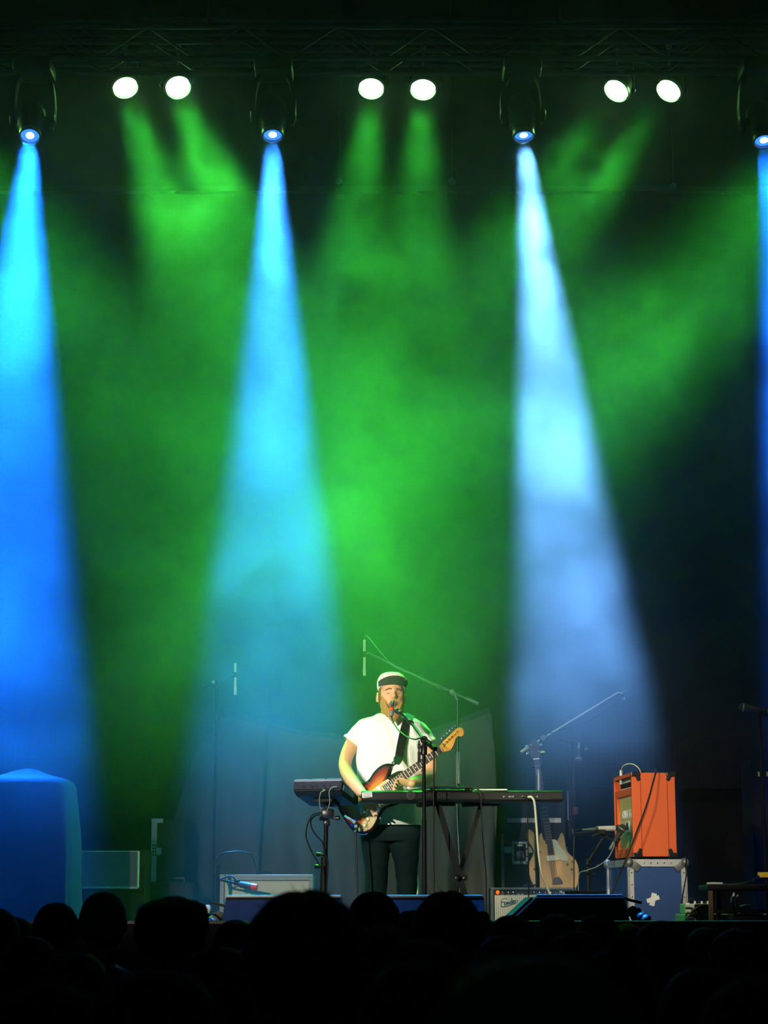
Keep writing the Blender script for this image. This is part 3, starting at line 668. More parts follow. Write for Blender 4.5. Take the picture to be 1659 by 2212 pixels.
# ================================================================ floor monitors seen from behind
M['wedge'] = mat('textured_black_wedge_paint', (0.016, 0.018, 0.021), 0.75, spec=0.08, var=0.15, bump=0.15, bscale=250)
def perf_mat():
    m = mat('perforated_grille', (0.22, 0.23, 0.25), 0.4, 0.6); nt = m.node_tree; b = nt.nodes['Principled BSDF']
    tc = nt.nodes.new('ShaderNodeTexCoord'); w = nt.nodes.new('ShaderNodeTexWave'); w.inputs['Scale'].default_value = 70; w.bands_direction = 'X'
    r = nt.nodes.new('ShaderNodeValToRGB'); r.color_ramp.elements[0].position = 0.35; r.color_ramp.elements[0].color = (0.03, 0.03, 0.03, 1); r.color_ramp.elements[1].position = 0.5; r.color_ramp.elements[1].color = (0.6, 0.62, 0.64, 1)
    nt.links.new(tc.outputs['Object'], w.inputs['Vector']); nt.links.new(w.outputs['Color'], r.inputs[0]); nt.links.new(r.outputs[0], b.inputs['Base Color']); return m
M['perf'] = perf_mat()
def wedge(label, px0, px1, ytop, Y, flare=8, rot=0.0):
    a, c = at(px0, ytop, Y), at(px1, ytop, Y); W = c.x - a.x; H = a.z; x = (a.x + c.x)/2
    t = thing('floor_monitor', label, 'speaker', (0, 0, 0), group='floor monitors along the stage front')
    fl = flare/400
    pr = [(0.0, 0.0), (0.0, H*0.55), (0.10, H), (0.16, H), (0.52, 0.14), (0.52, 0.0)]
    b = bm_new(); rg = []
    for s in (-1, 1): rg.append([Vector((s*(W/2 + fl*(1 - z/H)*1.6), y, z)) for y, z in pr])
    bm_loft(b, rg); bmesh.ops.bevel(b, geom=b.edges[:], offset=0.006, segments=1, affect='EDGES'); obj('cabinet', b, M['wedge'], t)
    b = bm_new(); n = Vector((0, H - 0.14, 0.36)).normalized()
    q = lambda sx, v, off: Vector((sx*(W/2 - 0.012), 0.165 + 0.345*v, H - (H - 0.15)*v)) + Vector((0, n.y*0 + 0.5*off, 0.85*off))
    bm_loft(b, [[q(-1, 0, .0), q(1, 0, .0), q(1, 1, .0), q(-1, 1, .0)], [q(-1, 0, .014), q(1, 0, .014), q(1, 1, .014), q(-1, 1, .014)]]); obj('grille', b, M['perf'], t)
    b = bm_new(); bm_box(b, (0, 0.128, H + 0.004), (W - 0.01, 0.07, 0.014), bevel=0.004); obj('grille_edge', b, M['perf'], t)
    for s in (-1, 1):
        b = bm_new(); bm_box(b, (s*(W/2 + 0.006), 0.26, H*0.42), (0.012, 0.11, 0.035), bevel=0.004); obj('handle_cup', b, M['black'], t)
    b = bm_new(); bm_box(b, (0, -0.003, H*0.28), (0.16, 0.012, 0.07), bevel=0.003); obj('connector_plate', b, M['black_metal'], t)
    return settle(t, Matrix.Translation((x, Y, 0)) @ Matrix.Rotation(rot, 4, 'Z'))
wedge('black floor monitor with a blue lit top edge before the silver amplifier', 484, 738, 1938, 10.0)
wedge('black floor monitor behind the crowd directly in front of the singer', 806, 1048, 1938, 10.0, 0)
# third monitor stands in profile, its slanted face towards the left
def side_wedge():
    Y = 10.0; xs = lambda px: at(px, 1937, Y).x; H = at(1160, 1937, Y).z; zz = lambda py: at(1200, py, Y).z
    t = thing('floor_monitor', 'black floor monitor with a sloping end standing before the small cream amplifier', 'speaker', (xs(1250), Y, 0), group='floor monitors along the stage front')
    pr = [(xs(1098), 0.0), (xs(1098), zz(1992)), (xs(1158), H), (xs(1346), H), (xs(1352), H - 0.02), (xs(1378), 0.0)]
    b = bm_new(); bm_loft(b, [[Vector((x, y, z)) for x, z in pr] for y in (Y, Y + 0.5)]); bmesh.ops.bevel(b, geom=b.edges[:], offset=0.006, segments=1, affect='EDGES'); obj('cabinet', b, M['wedge'], t)
    b = bm_new(); bm_box(b, ((xs(1160)+xs(1346))/2, Y + 0.06, H + 0.005), (xs(1346)-xs(1160), 0.1, 0.014), bevel=0.004); obj('grille_edge', b, M['perf'], t)
    b = bm_new(); bm_box(b, ((xs(1160)+xs(1346))/2, Y - 0.003, H*0.3), (0.16, 0.012, 0.07), bevel=0.003); obj('connector_plate', b, M['black_metal'], t)
    a_, c_ = Vector((xs(1098), 0, zz(1992))), Vector((xs(1158), 0, H)); mid = (a_+c_)/2
    b = bm_new(); bm_box(b, (mid.x - 0.006, Y + 0.25, mid.z + 0.004), ((c_-a_).length - 0.03, 0.44, 0.012), (0, -math.atan2(c_.z-a_.z, c_.x-a_.x), 0)); obj('grille', b, M['wedge'], t)
side_wedge()
b = bm_new(); pbox(b, 1233, 1925, 1304, 2079, 10.9, 0.3, 0.012); t = thing('pedal_case', 'low dark case with a blue lit lid behind the sloping floor monitor', 'case', (at(1268, 1990, 10.9).x, 10.9, 0)); obj('body', b, M['case_black'], t)
b = bm_new(); pbox(b, 1231, 1924, 1306, 1931, 10.89, 0.32, 0.004); obj('lid', b, M['wedge'], t)
b = bm_new(); pbox(b, 1260, 1945, 1278, 1952, 10.885, 0.02, 0.004); obj('latch', b, M['grey_metal'], t)

M['can'] = mat('dull_lamp_can', (0.20, 0.21, 0.21), 0.45, 0.4)
def floor_light(pa, pb, r, Y, label):
    a, c = at(*pa, Y), at(*pb, Y - 0.05); d = c - a; L = d.length
    t = thing('floor_light', label, 'lamp', (a.x, Y, 0))
    b = bm_new(); bm_lathe(b, [(r*0.4, -0.01), (r*0.8, 0.0), (r*0.9, 0.03), (r, L*0.55), (r*1.02, L)], a, d, 20); obj('can', b, M['can'], t, True)
    for v in (0.35, 0.72, 0.97):
        b = bm_new(); bm_lathe(b, [(r*1.0, -0.006), (r*1.09, -0.004), (r*1.09, 0.004), (r*1.0, 0.006)], a + d*v, d, 20); obj('band', b, M['black_metal'], t, True)
    m = (a + c)/2; pz = m - Vector((0, -0.02, r)); dep = (Y + 0.05)
    b = bm_new()
    for s in (-1, 1): bm_tube(b, [Vector((m.x, dep - 0.02 + s*r*1.15, m.z)), Vector((m.x, dep - 0.02 + s*r*1.15, 0.012)), Vector((m.x + 0.12, dep - 0.02 + s*r*1.15, 0.012))], 0.009, 6)
    bm_tube(b, [Vector((m.x + 0.06, dep - 0.02 - r*1.15, 0.012)), Vector((m.x + 0.06, dep - 0.02 + r*1.15, 0.012))], 0.009, 6); obj('floor_bracket', b, M['black_metal'], t)
    b = bm_new(); bm_box(b, a + Vector((-0.0, 0, 0.03 + r*0.6)), (0.11, 0.1, 0.012), (0, R(14), 0)); obj('barn_door', b, M['black_metal'], t)
floor_light((1362, 1966), (1396, 1992), 0.034, 10.1, 'green lit cylindrical floor lamp between the right floor monitor and the blue case')
floor_light((476, 1976), (449, 2003), 0.034, 10.2, 'blue lit cylindrical floor lamp left of the left floor monitor')
b = bm_new(); bm_lathe(b, [(0.008, 0.045), (0.012, 0.02), (0.018, 0.008), (0.017, -0.006), (0.008, -0.016)], at(449, 1961, 10.4), (0, 0, -1), 14); t = thing('bulb_lamp', 'small white round lamp at the edge of the left floor lamp', 'lamp', (at(449, 1961, 10.4).x, 10.4, 0)); obj('bulb', b, M['white'], t, True)
b = bm_new(); bm_tube(b, [(at(449, 1961, 10.4).x, 10.4, 0.0), at(449, 1973, 10.4)], 0.011, 8); obj('stem', b, M['black_metal'], t, True)

# ================================================================ sampler pad on its stand
M['pad_body'] = mat('sampler_plastic', (0.007, 0.008, 0.009), 0.6, spec=0.25)
M['pad_top'] = mat('sampler_rubber', (0.10, 0.10, 0.10), 0.45)
M['label_grey'] = mat('grey_sticker', (0.34, 0.38, 0.32), 0.7)
def sampler():
    t = thing('sampler_pad', 'black sampler pad with angled top on a stand beside the keyboard', 'instrument', (0, 0, 0))
    W, D, H = 0.300, 0.30, 0.058
    b = bm_new(); pr = [(-D/2, H*0.0), (-D/2 + 0.05, -0.022), (D/2 - 0.02, -0.018), (D/2, 0), (D/2, H*0.6), (-D/2, H)]
    bm_loft(b, [[Vector((x, y, z)) for y, z in pr] for x in (-W/2, W/2)]); bmesh.ops.bevel(b, geom=b.edges[:], offset=0.006, segments=2, affect='EDGES'); obj('body', b, M['pad_body'], t)
    sl = math.atan2(-H*0.4, D)
    for i in range(3):
        for j in range(3):
            b = bm_new(); x = -W/2 + 0.05 + i*0.1; y = -D/2 + 0.05 + j*0.098; bm_box(b, (x, y, H - 0.4*H*(y + D/2)/D + 0.006), (0.092, 0.09, 0.014), (sl, 0, 0), 0.004); obj('pad', b, M['pad_top'], t)
    b = bm_new(); bm_box(b, (W/2 + 0.001, -0.03, 0.022), (0.004, 0.16, 0.032)); obj('side_sticker', b, M['label_grey'], t)
    for x in (-0.08, -0.03, 0.0, 0.05, 0.09):
        b = bm_new(); bm_lathe(b, [(0.008, 0), (0.008, 0.008), (0.005, 0.009)], (x, -D/2 + 0.001, 0.02), (0, -1, 0), 10); obj('jack_socket', b, M['black_metal'], t, True)
    for x in (-0.06, 0.02): text_mesh('panel_text', 'OUTPUT' if x > 0 else 'INPUT', 0.012, M['ghost'], t, face_at(Vector((x, -D/2 - 0.001, 0.045))), 0.0005)
    b = bm_new(); fr_ = [Vector((-W/2 + 0.004, D/2 - 0.01, H*0.6)), Vector((-W/2 + 0.004, -D/2 + 0.006, H)), Vector((W/2 - 0.004, -D/2 + 0.006, H)), Vector((W/2 - 0.004, D/2 - 0.01, H*0.6))]; bm_tube(b, fr_, 0.007, 8); obj('top_rim', b, M['grey_metal'], t, True)
    # clamp plate under it
    b = bm_new(); bm_box(b, (0.0, 0.02, -0.030), (0.12, 0.12, 0.02), bevel=0.004); obj('mount_plate', b, M['black_metal'], t)
    p = at(704, 1718, 11.45)
    return settle(t, Matrix.Translation(p + Vector((0, 0, -0.01))) @ Matrix.Rotation(R(-20), 4, 'Z') @ Matrix.Rotation(R(-13), 4, 'X'))
sampler()
YP = 11.5
t = thing('sampler_stand', 'black stand with clamps and knobs under the sampler pad', 'stand', (at(699, 1950, YP).x, YP, 0))
pt, pbm = at(706, 1722, YP), Vector((at(699, 1950, YP).x, YP, 0.05))
tube('pole', [pbm, pt], 0.013, M['black_metal'], t, 10)
tube('sleeve', [at(698, 1950, YP), at(701, 1852, YP)], 0.021, M['black_metal'], t, 10)
b = bm_new(); bm_box(b, at(708, 1758, YP-.01), (0.075, 0.06, 0.058), bevel=0.012); obj('clamp', b, M['black_gloss'], t, True)
b = bm_new(); bm_box(b, at(706, 1778, YP), (0.04, 0.04, 0.04), bevel=0.008); obj('clamp', b, M['black_gloss'], t, True)
for (px, py, dx) in ((723, 1768, 1), (702, 1769, -1), (694, 1847, -1), (691, 1873, -1)):
    b = bm_new(); bm_lathe(b, [(0.006, 0), (0.006, 0.02), (0.014, 0.022), (0.014, 0.045), (0.008, 0.05)], at(px - dx*6, py, YP - 0.02), (dx, -0.2, 0.05), 10); obj('knob', b, M['black_gloss'], t, True)
for k in range(3):
    a = R(100 + 120*k); e = Vector((pbm.x + 0.32*math.cos(a), YP + 0.32*math.sin(a), 0.012)); lg = tube('leg', [pbm + Vector((0, 0, 0.25)), e], 0.011, M['black_metal'], t, 8)
    b = bm_new(); bm_lathe(b, [(0.014, -0.012), (0.016, 0.01), (0.011, 0.025)], e, (0, 0, 1), 8); obj('rubber_foot', b, M['black'], lg, True)
for k, pts in enumerate(([(694, 1755), (676, 1760), (665, 1778), (661, 1800), (664, 1818), (676, 1845), (689, 1867), (700, 1890), (700, 2050)], [(692, 1759), (678, 1764), (671, 1775), (674, 1790), (682, 1803), (690, 1812), (697, 1821), (704, 1850), (708, 1870), (704, 1960), (710, 2052)])):
    o = tube('audio_cable', catmull([at(x, y, YP - 0.04 + 0.02*k) for x, y in pts], 6), 0.0045, M['cable']); tag(o, ['longer blue lit cable looping left from the sampler stand clamp', 'shorter blue lit cable looping left from the sampler stand clamp'][k], 'cable', 'cables on the sampler stand')
# a cable stub each on the sampler's rear panel
for pts, lb in (([(697, 1705), (702, 1707), (698, 1709), (692, 1714), (690, 1735), (694, 1752)], 'short pale plug cable curling on the sampler back, left of the other'), ([(728, 1700), (720, 1700), (714, 1704), (711, 1712), (712, 1735), (706, 1752)], 'short curved cable arching on the sampler back, right of the other')):
    o = tube('patch_cable', catmull([at(x, y, 11.25) for x, y in pts], 5), 0.0024, M['cable_grey']); tag(o, lb, 'cable', 'patch cables on the sampler')
# ================================================================ stage keyboard
M['kbd'] = mat('keyboard_shell', (0.011, 0.012, 0.012), 0.55, spec=0.2, var=0.06)
M['ghost'] = mat('faded_logo_print', (0.035, 0.037, 0.035), 0.6)
def keyboard():
    Y = 11.35; tl, tr = at(781, 1707, Y), at(1217, 1710, Y + 0.03); bl = at(781, 1732, Y); H = tl.z - bl.z
    L = (Vector((tr.x, tr.y, 0)) - Vector((tl.x, tl.y, 0))).length; ang = math.atan2(tr.y - tl.y, tr.x - tl.x)
    t = thing('stage_keyboard', 'long dark stage keyboard seen from behind on the cross stand', 'keyboard', (0, 0, 0)); D = 0.28
    pr = [(0.0, 0.012), (0.01, 0.0), (D - 0.02, 0.0), (D, 0.015), (D, H*0.5), (D*0.45, H*0.62), (D*0.4, H), (0.03, H), (0.004, H - 0.012)]
    b = bm_new(); bm_loft(b, [[Vector((x, y, z)) for y, z in pr] for x in (0, L)]); bmesh.ops.bevel(b, geom=b.edges[:], offset=0.004, segments=1, affect='EDGES'); obj('shell', b, M['kbd'], t)
    k = (L)/(1217 - 781)
    X = lambda px: (px - 781)*k
    zc = lambda py: H - (py - 1707)/(1732 - 1707)*H
    b = bm_new(); bm_prism(b, [(X(1068), 0.012), (X(1082), zc(1717)), (X(1172), zc(1717)), (X(1190), 0.012)], 0.012, Matrix.Translation((0, -0.004, 0))); obj('jack_panel', b, M['black'], t)
    for px in (1088, 1100, 1103, 1108, 1128, 1141, 1160):
        b = bm_new(); bm_lathe(b, [(0.006, 0), (0.006, 0.005), (0.003, 0.006)], (X(px), -0.004, zc(1722)), (0, -1, 0), 10); obj('socket', b, M['grey_metal'], t, True)
    b = bm_new(); bm_box(b, (X(793), 0.0015, zc(1717)), (0.058, 0.012, 0.030), (0, R(-6), 0)); st = obj('sticker', b, M['white_tape'], t)
    for q in range(3):
        b = bm_new(); bm_box(b, (X(793), -0.005, zc(1713.5 + q*3.4)), (0.048, 0.002, 0.003), (0, R(-6), 0)); obj('print_line', b, M['ghost'], st)
    b = bm_new(); bm_lathe(b, [(0.0, 0.0), (0.026, 0.0), (0.026, 0.002), (0.0, 0.002)], (X(887), -0.0, zc(1718)), (0, -1, 0), 28); lg = obj('round_logo', b, M['ghost'], t)
    b = bm_new()
    for q in range(-3, 4):
        hgt = math.sqrt(max(0, 0.02**2 - (q*0.0058)**2))*1.5; bm_box(b, (X(887), -0.003, zc(1718) + q*0.0058), (hgt, 0.001, 0.002), (0, 0, 0))
    obj('logo_lines', b, M['kbd'], lg)
    text_mesh('maker_name', 'M-AUDIO', 0.044, M['ghost_text'], t, face_at(Vector((X(939), -0.0005, zc(1718)))), 0.0008)
    # keys on the player's side, one by one
    n = 36; kw = (L - 0.16)/n
    for q in range(n):
        b = bm_new(); bm_box(b, (0.12 + (q + 0.5)*kw, D*0.73, H*0.66), (kw - 0.001, D*0.5, 0.02), bevel=0.001); obj('white_key', b, M['white'], t)
        if q % 7 in (0, 1, 3, 4, 5) and q < n-1:
            b = bm_new(); bm_box(b, (0.12 + (q + 1)*kw, D*0.6, H*0.66 + 0.014), (kw*0.5, D*0.28, 0.018), bevel=0.001); obj('black_key', b, M['black_gloss'], t)
    return settle(t, Matrix.Translation((tl.x, Y, bl.z)) @ Matrix.Rotation(ang, 4, 'Z') @ Matrix.Rotation(math.atan2(0.0 - (tl.z - tr.z)*0.5, L), 4, 'Y'))
keyboard()
YK = 11.35
def slab(name, x0, y0, x1, y1, Y, dep, m, label, cat, extra=None):
    t = thing(name, label, cat, (at((x0+x1)/2, y1, Y).x, Y, at(x0, y1, Y).z))
    b = bm_new(); pbox(b, x0, y0, x1, y1, Y, dep, 0.003); obj('base', b, m, t); return t
t = slab('tablet', 918, 1699.5, 1020, 1703, YK + 0.03, 0.16, M['black_gloss'], 'thin black tablet controller lying flat on the keyboard', 'controller')
b = bm_new(); pbox(b, 924, 1698.6, 1014, 1700, YK + 0.05, 0.12); obj('screen', b, M['black'], t)
for px in (930, 1005):
    b = bm_new(); pbox(b, px, 1703, px + 10, 1706.5, YK + 0.05, 0.1, 0.002); obj('foot', b, M['black'], t)
o = slab('note_sheet', 1024, 1704.3, 1096, 1707.4, YK + 0.04, 0.15, M['white_tape'], 'pale folder lying flat at the middle of the keyboard top', 'paper')
o = tube('audio_cable', catmull([at(1018, 1702, YK+.02), at(1030, 1703, YK-.01), at(1037, 1712, YK-.02), at(1039, 1730, YK-.02), at(1042, 1800, YK), at(1046, 1850, YK+.05), at(1050, 1900, YK+.1), at(1051, 2052, YK+.2)], 6), 0.004, M['cable']); tag(o, 'thin black cable hanging from the tablet down past the keyboard', 'cable')
o = tube('keyboard_cable', catmull([at(1141, 1722, YK-.01), at(1148, 1722, YK-.03), at(1154, 1732, YK-.04), at(1157, 1760, YK-.02), at(1160, 1800, YK), at(1164, 1850, YK+.02), at(1171, 1890, YK+.05), at(1184, 1922, YK+.1), at(1196, 1960, YK+.1), at(1205, 2050, YK+.1)], 6), 0.0065, M['cable_pale']); tag(o, 'pale cream cable curving down from the keyboard jack panel to the floor', 'cable')
o = tube('keyboard_cable', catmull([at(1128, 1722, YK-.01), at(1133, 1721, YK-.03), at(1139, 1727, YK-.03), at(1140, 1742, YK-.02), at(1140, 1800, YK), at(1142, 1900, YK), at(1142, 2055, YK+.1)], 6), 0.004, M['cable']); tag(o, 'thin dark cable hanging beside the pale cream keyboard cable', 'cable')
# cross stand
t = thing('keyboard_stand', 'black cross stand with wide legs under the keyboard', 'stand', (at(992, 1950, YK + 0.15).x, YK + 0.15, 0))
yA, yB = YK + 0.06, YK + 0.22
piv = at(991, 1889, (yA + yB)/2)
def limb(pa, Y, w, name='leg'):
    a = at(*pa, Y); c = at(991, 1889, Y); d = (c - a).normalized(); e = a + d*((a.z - 0.02)/-d.z)
    b = bm_new(); x, y = Vector((0, 1, 0)), d.cross(Vector((0, 1, 0))).normalized()
    bm_loft(b, [[q + x*sx*0.012 + y*sy*w for sx, sy in ((-1, -1), (1, -1), (1, 1), (-1, 1))] for q in (a, e)]); lg = obj(name, b, M['black_metal'], t)
    b = bm_new(); bm_tube(b, [e + Vector((0, -0.2, 0)), e + Vector((0, 0.2, 0))], 0.016, 8); obj('foot_bar', b, M['black_metal'], lg)
    for s in (-0.2, 0.2):
        b = bm_new(); bm_tube(b, [e + Vector((0, s*0.96, 0)), e + Vector((0, s*1.08, 0))], 0.02, 8); obj('rubber_cap', b, M['black'], lg)
limb((947, 1740), yA, 0.017); limb((1038, 1742), yB, 0.013)
for (x0, x1, Y, nm) in ((906, 980, yA, 'support_arm'), (1004, 1078, yB, 'support_arm')):
    a, c = at(x0, 1737, Y - 0.08), at(x1, 1737, Y + 0.1)
    ar = tube(nm, [a, c], 0.013, M['black_metal'], t, 10)
    b = bm_new(); bm_tube(b, [a - (c-a).normalized()*0.01, a + (c-a).normalized()*0.06], 0.019, 10); obj('rubber_sleeve', b, M['black_gloss'], ar, True)
for px in (986, 1003):
    b = bm_new(); bm_lathe(b, [(0.008, 0), (0.008, 0.03), (0.017, 0.032), (0.017, 0.048), (0.012, 0.052)], at(px, 1899, yA), (0, -1, 0.2), 12); obj('lock_knob', b, M['black_gloss'], t, True)

# ================================================================ singer's microphone on its boom stand
YV = 11.2
t = thing('vocal_boom_stand', 'black boom stand lit green in front of the singer', 'microphone stand', (at(918, 1950, YV).x, YV, 0))
px_, pz_ = at(917, 1950, YV).x, at(917, 1600, YV).z
tube('pole', [(px_, YV, 0.03), (px_, YV, pz_)], 0.0105, M['black_metal'], t, 10)
tube('sleeve', [(px_, YV, 0.03), (px_, YV, at(917, 1770, YV).z)], 0.0135, M['black_metal'], t, 10)
b = bm_new(); bm_lathe(b, [(0.13, 0), (0.13, 0.012), (0.04, 0.03), (0.015, 0.05)], (px_, YV, 0), (0, 0, 1), 28); obj('round_base', b, M['black_metal'], t, True)
b = bm_new(); bm_lathe(b, [(0.014, -0.03), (0.02, -0.025), (0.02, 0.02), (0.014, 0.03)], (px_, YV, at(917, 1620, YV).z), (0, 0, 1), 12); obj('collar', b, M['black_gloss'], t, True)
p0, p1, p2, p3 = at(866, 1540, YV + 0.26), at(887, 1560, YV + .2), at(916, 1598, YV), at(940, 1618, YV - 0.09)
tube('boom', [p0, p1, p2], 0.0085, M['boom_grey'] if 'boom_grey' in M else M['black_gloss'], t, 10)
tube('counterweight', [p2 + (p3 - p2)*0.25, p3], 0.016, M['black_gloss'], t, 12); tube('boom', [p2, p3], 0.0085, M['black_gloss'], t, 8)
b = bm_new(); bm_lathe(b, [(0.016, -0.02), (0.022, -0.015), (0.022, 0.015), (0.016, 0.02)], p2, (0, 1, 0), 12); obj('clutch', b, M['black_gloss'], t, True)
b = bm_new(); bm_lathe(b, [(0.011, -0.02), (0.014, -0.015), (0.014, 0.015), (0.011, 0.02)], p1, p0 - p1, 12); obj('joint', b, M['black_gloss'], t, True)
for py in (1612, 1630, 1640):
    b = bm_new(); bm_box(b, (px_ - 0.028, YV - 0.01, at(917, py, YV).z), (0.018, 0.018, 0.03), bevel=0.004); obj('cable_clip', b, M['black'], t)
b = bm_new(); bm_tube(b, [(px_ - 0.028, YV - 0.01, at(917, 1600, YV).z), (px_ - 0.03, YV - 0.01, at(917, 1650, YV).z)], 0.005, 6); obj('cable_clip', b, M['black'], t)
YC = YV + 0.42
vm = thing('vocal_microphone', 'vocal microphone with a red band at the singer\'s mouth', 'microphone', at(848, 1521, YC))
top, bot = at(849, 1519, YC), at(845.5, 1546, YC - 0.05); d = (bot - top); L = d.length
b = bm_new(); bm_lathe(b, [(0.006, -0.012), (0.016, -0.008), (0.0175, 0.0), (0.0175, L*0.30), (0.015, L*0.40)], top, d, 14); obj('grille', b, M['mesh_grey'], vm, True)
for s in (-1, 1):
    b = bm_new(); bm_tube(b, [top + Vector((s*0.013, -0.013, 0.008)), top + d*0.42 + Vector((s*0.012, -0.011, 0))], 0.0035, 6); obj('guard_bar', b, M['mic_metal'], vm, True)
b = bm_new(); bm_lathe(b, [(0.0165, L*0.42), (0.0168, L*0.64), (0.015, L*0.66)], top, d, 14); obj('red_band', b, M['red'], vm, True)
b = bm_new(); bm_lathe(b, [(0.0135, L*0.66), (0.0125, L*0.95), (0.009, L*1.05)], top, d, 14); obj('handle', b, M['mic_metal'], vm, True)
b = bm_new(); bm_tube(b, [top + d*0.5 + Vector((0.012, -0.005, 0)), p0], 0.011, 8); bm_box(b, (top + d*0.5)*0.4 + p0*0.6, (0.03, 0.03, 0.03), (0, R(40), 0), 0.006); obj('mic_clip', b, M['black_gloss'], t)
o = tube('microphone_cable', catmull([bot, at(847, 1553, YC-.07), at(853, 1566, YC-.12), at(864, 1580, YC-.2), at(880, 1592, YC-.3), at(896, 1597, YV-.02), at(914, 1594, YV-.04), at(930, 1603, YV-.06), at(937, 1620, YV-.05), at(937, 1700, YV-.03), at(937, 1850, YV-.03), at(938, 1930, YV-.03), at(939, 2052, YV-.03)], 8), 0.0042, M['cable']); tag(o, 'green lit cable looping from the singer\'s microphone down past the keyboard', 'cable')
# ================================================================ small cream amplifier with knobs and script badge
def script_word(strokes, w, m, parent, mt, r, name='script_letter'):
    for st in strokes:
        b = bm_new(); pts = catmull([Vector((x, 0, y)) for x, y in st], 5); bm_tube(b, pts, r, 6); b.transform(mt); obj(name, b, m, parent, True)
def amp_small():
    Y = 14.4; t = thing('guitar_amplifier', 'black combo amplifier with cream grille and knobs before the bass guitar', 'amplifier', (at(1152, 1950, Y).x, Y, 0))
    b = bm_new(); pbox(b, 1060, 1918, 1245, 2047, Y + 0.03, 0.24, 0.01); obj('cabinet', b, M['case_black'], t)
    for (x0, y0, x1, y1) in ((1060, 1917, 1245, 1922), (1060, 1922, 1067, 2047), (1238, 1922, 1245, 2047)):
        b = bm_new(); pbox(b, x0, y0, x1, y1, Y - 0.005, 0.05, 0.003); obj('frame', b, M['tolex_dark'], t)
    b = bm_new(); pbox(b, 1067, 1922, 1238, 1933, Y + 0.015, 0.02); obj('control_panel', b, M['black'], t)
    b = bm_new(); pbox(b, 1069, 1933.5, 1237, 2044, Y + 0.008, 0.02); gr = obj('grille', b, M['grille_rib'], t)
    for px in (1085, 1097, 1108, 1120, 1141, 1153, 1165, 1177, 1189, 1200, 1211):
        if px == 1120: continue
        p = at(px, 1928.5, Y + 0.012); b = bm_new(); bm_lathe(b, [(0.0, 0), (0.011, 0), (0.0105, 0.008), (0.008, 0.009), (0.007, 0.02), (0.003, 0.022)], p, (0, -1, 0.1), 12); kn = obj('knob', b, M['black_gloss'], t, True)
        b = bm_new(); bm_lathe(b, [(0.0, 0.022), (0.0055, 0.021), (0.005, 0.025), (0, 0.026)], p, (0, -1, 0.1), 10); obj('knob_cap', b, M['chrome'], kn, True)
    for px in (1085, 1097, 1108, 1120, 1128, 1141, 1153, 1165, 1177, 1189, 1200):
        b = bm_new(); pbox(b, px - 3, 1931.2, px + 3, 1932.4, Y + 0.013, 0.004); obj('panel_mark', b, M['white_tape'], t)
    p = at(1075, 1928, Y + 0.012)
    b = bm_new(); bm_lathe(b, [(0.014, 0), (0.013, 0.012), (0.008, 0.024), (0.003, 0.03)], p, (0, -1, 0.35), 12); obj('jewel_lamp', b, M['jewel'], t, label='glowing orange jewel pilot lamp')
    text_mesh('model_text', 'Deluxe', 0.038, M['white_tape'], t, face_at(at(1222, 1928.5, Y + 0.012)), 0.0006, 0.3)
    F = at(1098, 1949, Y + 0.004); mt = Matrix.Translation(F) @ Matrix.Rotation(R(-10), 4, 'Y'); k = 0.001
    S = [[(-58, -22), (-52, 8), (-44, 26), (-20, 30), (-4, 24)], [(-54, 4), (-40, 9), (-26, 8)], [(-34, -12), (-24, -4), (-20, 4), (-28, 4), (-32, -8), (-26, -16), (-16, -10)],
         [(-16, -10), (-10, 4), (-10, -14), (-4, 2), (2, 2), (2, -12), (8, -8)], [(24, 2), (14, 2), (10, -8), (18, -14), (24, -2), (32, 26), (24, -4), (30, -12)], [(30, -10), (38, -2), (40, 6), (33, 4), (32, -8), (40, -12), (46, -4)],
         [(46, -6), (50, 6), (52, -12), (54, 2), (62, 4), (70, 2)], [(-58, -22), (-30, -26), (20, -20), (60, -14), (72, 2)]]
    script_word([[(x*k, y*k) for x, y in st] for st in S], 0, M['chrome'], t, mt, 0.0032)
    b = bm_new(); a, c = at(1130, 1918, Y+.12), at(1160, 1918, Y+.12); bm_tube(b, [a, a + Vector((0.01, 0, 0.02)), c + Vector((-0.01, 0, 0.02)), c], 0.007, 6); obj('handle', b, M['black'], t, True)
M['tolex_dark'] = mat('dark_tolex', (0.10, 0.11, 0.10), 0.6, bump=0.3, bscale=300)
M['jewel'] = mat('amber_jewel', (0.9, 0.2, 0.02), 0.2, emit=(1.0, 0.16, 0.01), estr=0.9)
def rib_mat():
    m = mat('ribbed_grille_cloth', (0.72, 0.66, 0.46), 0.9); nt = m.node_tree; b = nt.nodes['Principled BSDF']
    tc = nt.nodes.new('ShaderNodeTexCoord'); w = nt.nodes.new('ShaderNodeTexWave'); w.inputs['Scale'].default_value = 22; w.bands_direction = 'X'
    r = nt.nodes.new('ShaderNodeValToRGB'); r.color_ramp.elements[0].color = (0.42, 0.38, 0.26, 1); r.color_ramp.elements[1].position = 0.45; r.color_ramp.elements[1].color = (0.74, 0.68, 0.48, 1)
    nt.links.new(tc.outputs['Object'], w.inputs['Vector']); nt.links.new(w.outputs['Color'], r.inputs[0]); nt.links.new(r.outputs[0], b.inputs['Base Color']); return m
M['grille_rib'] = rib_mat()
amp_small()

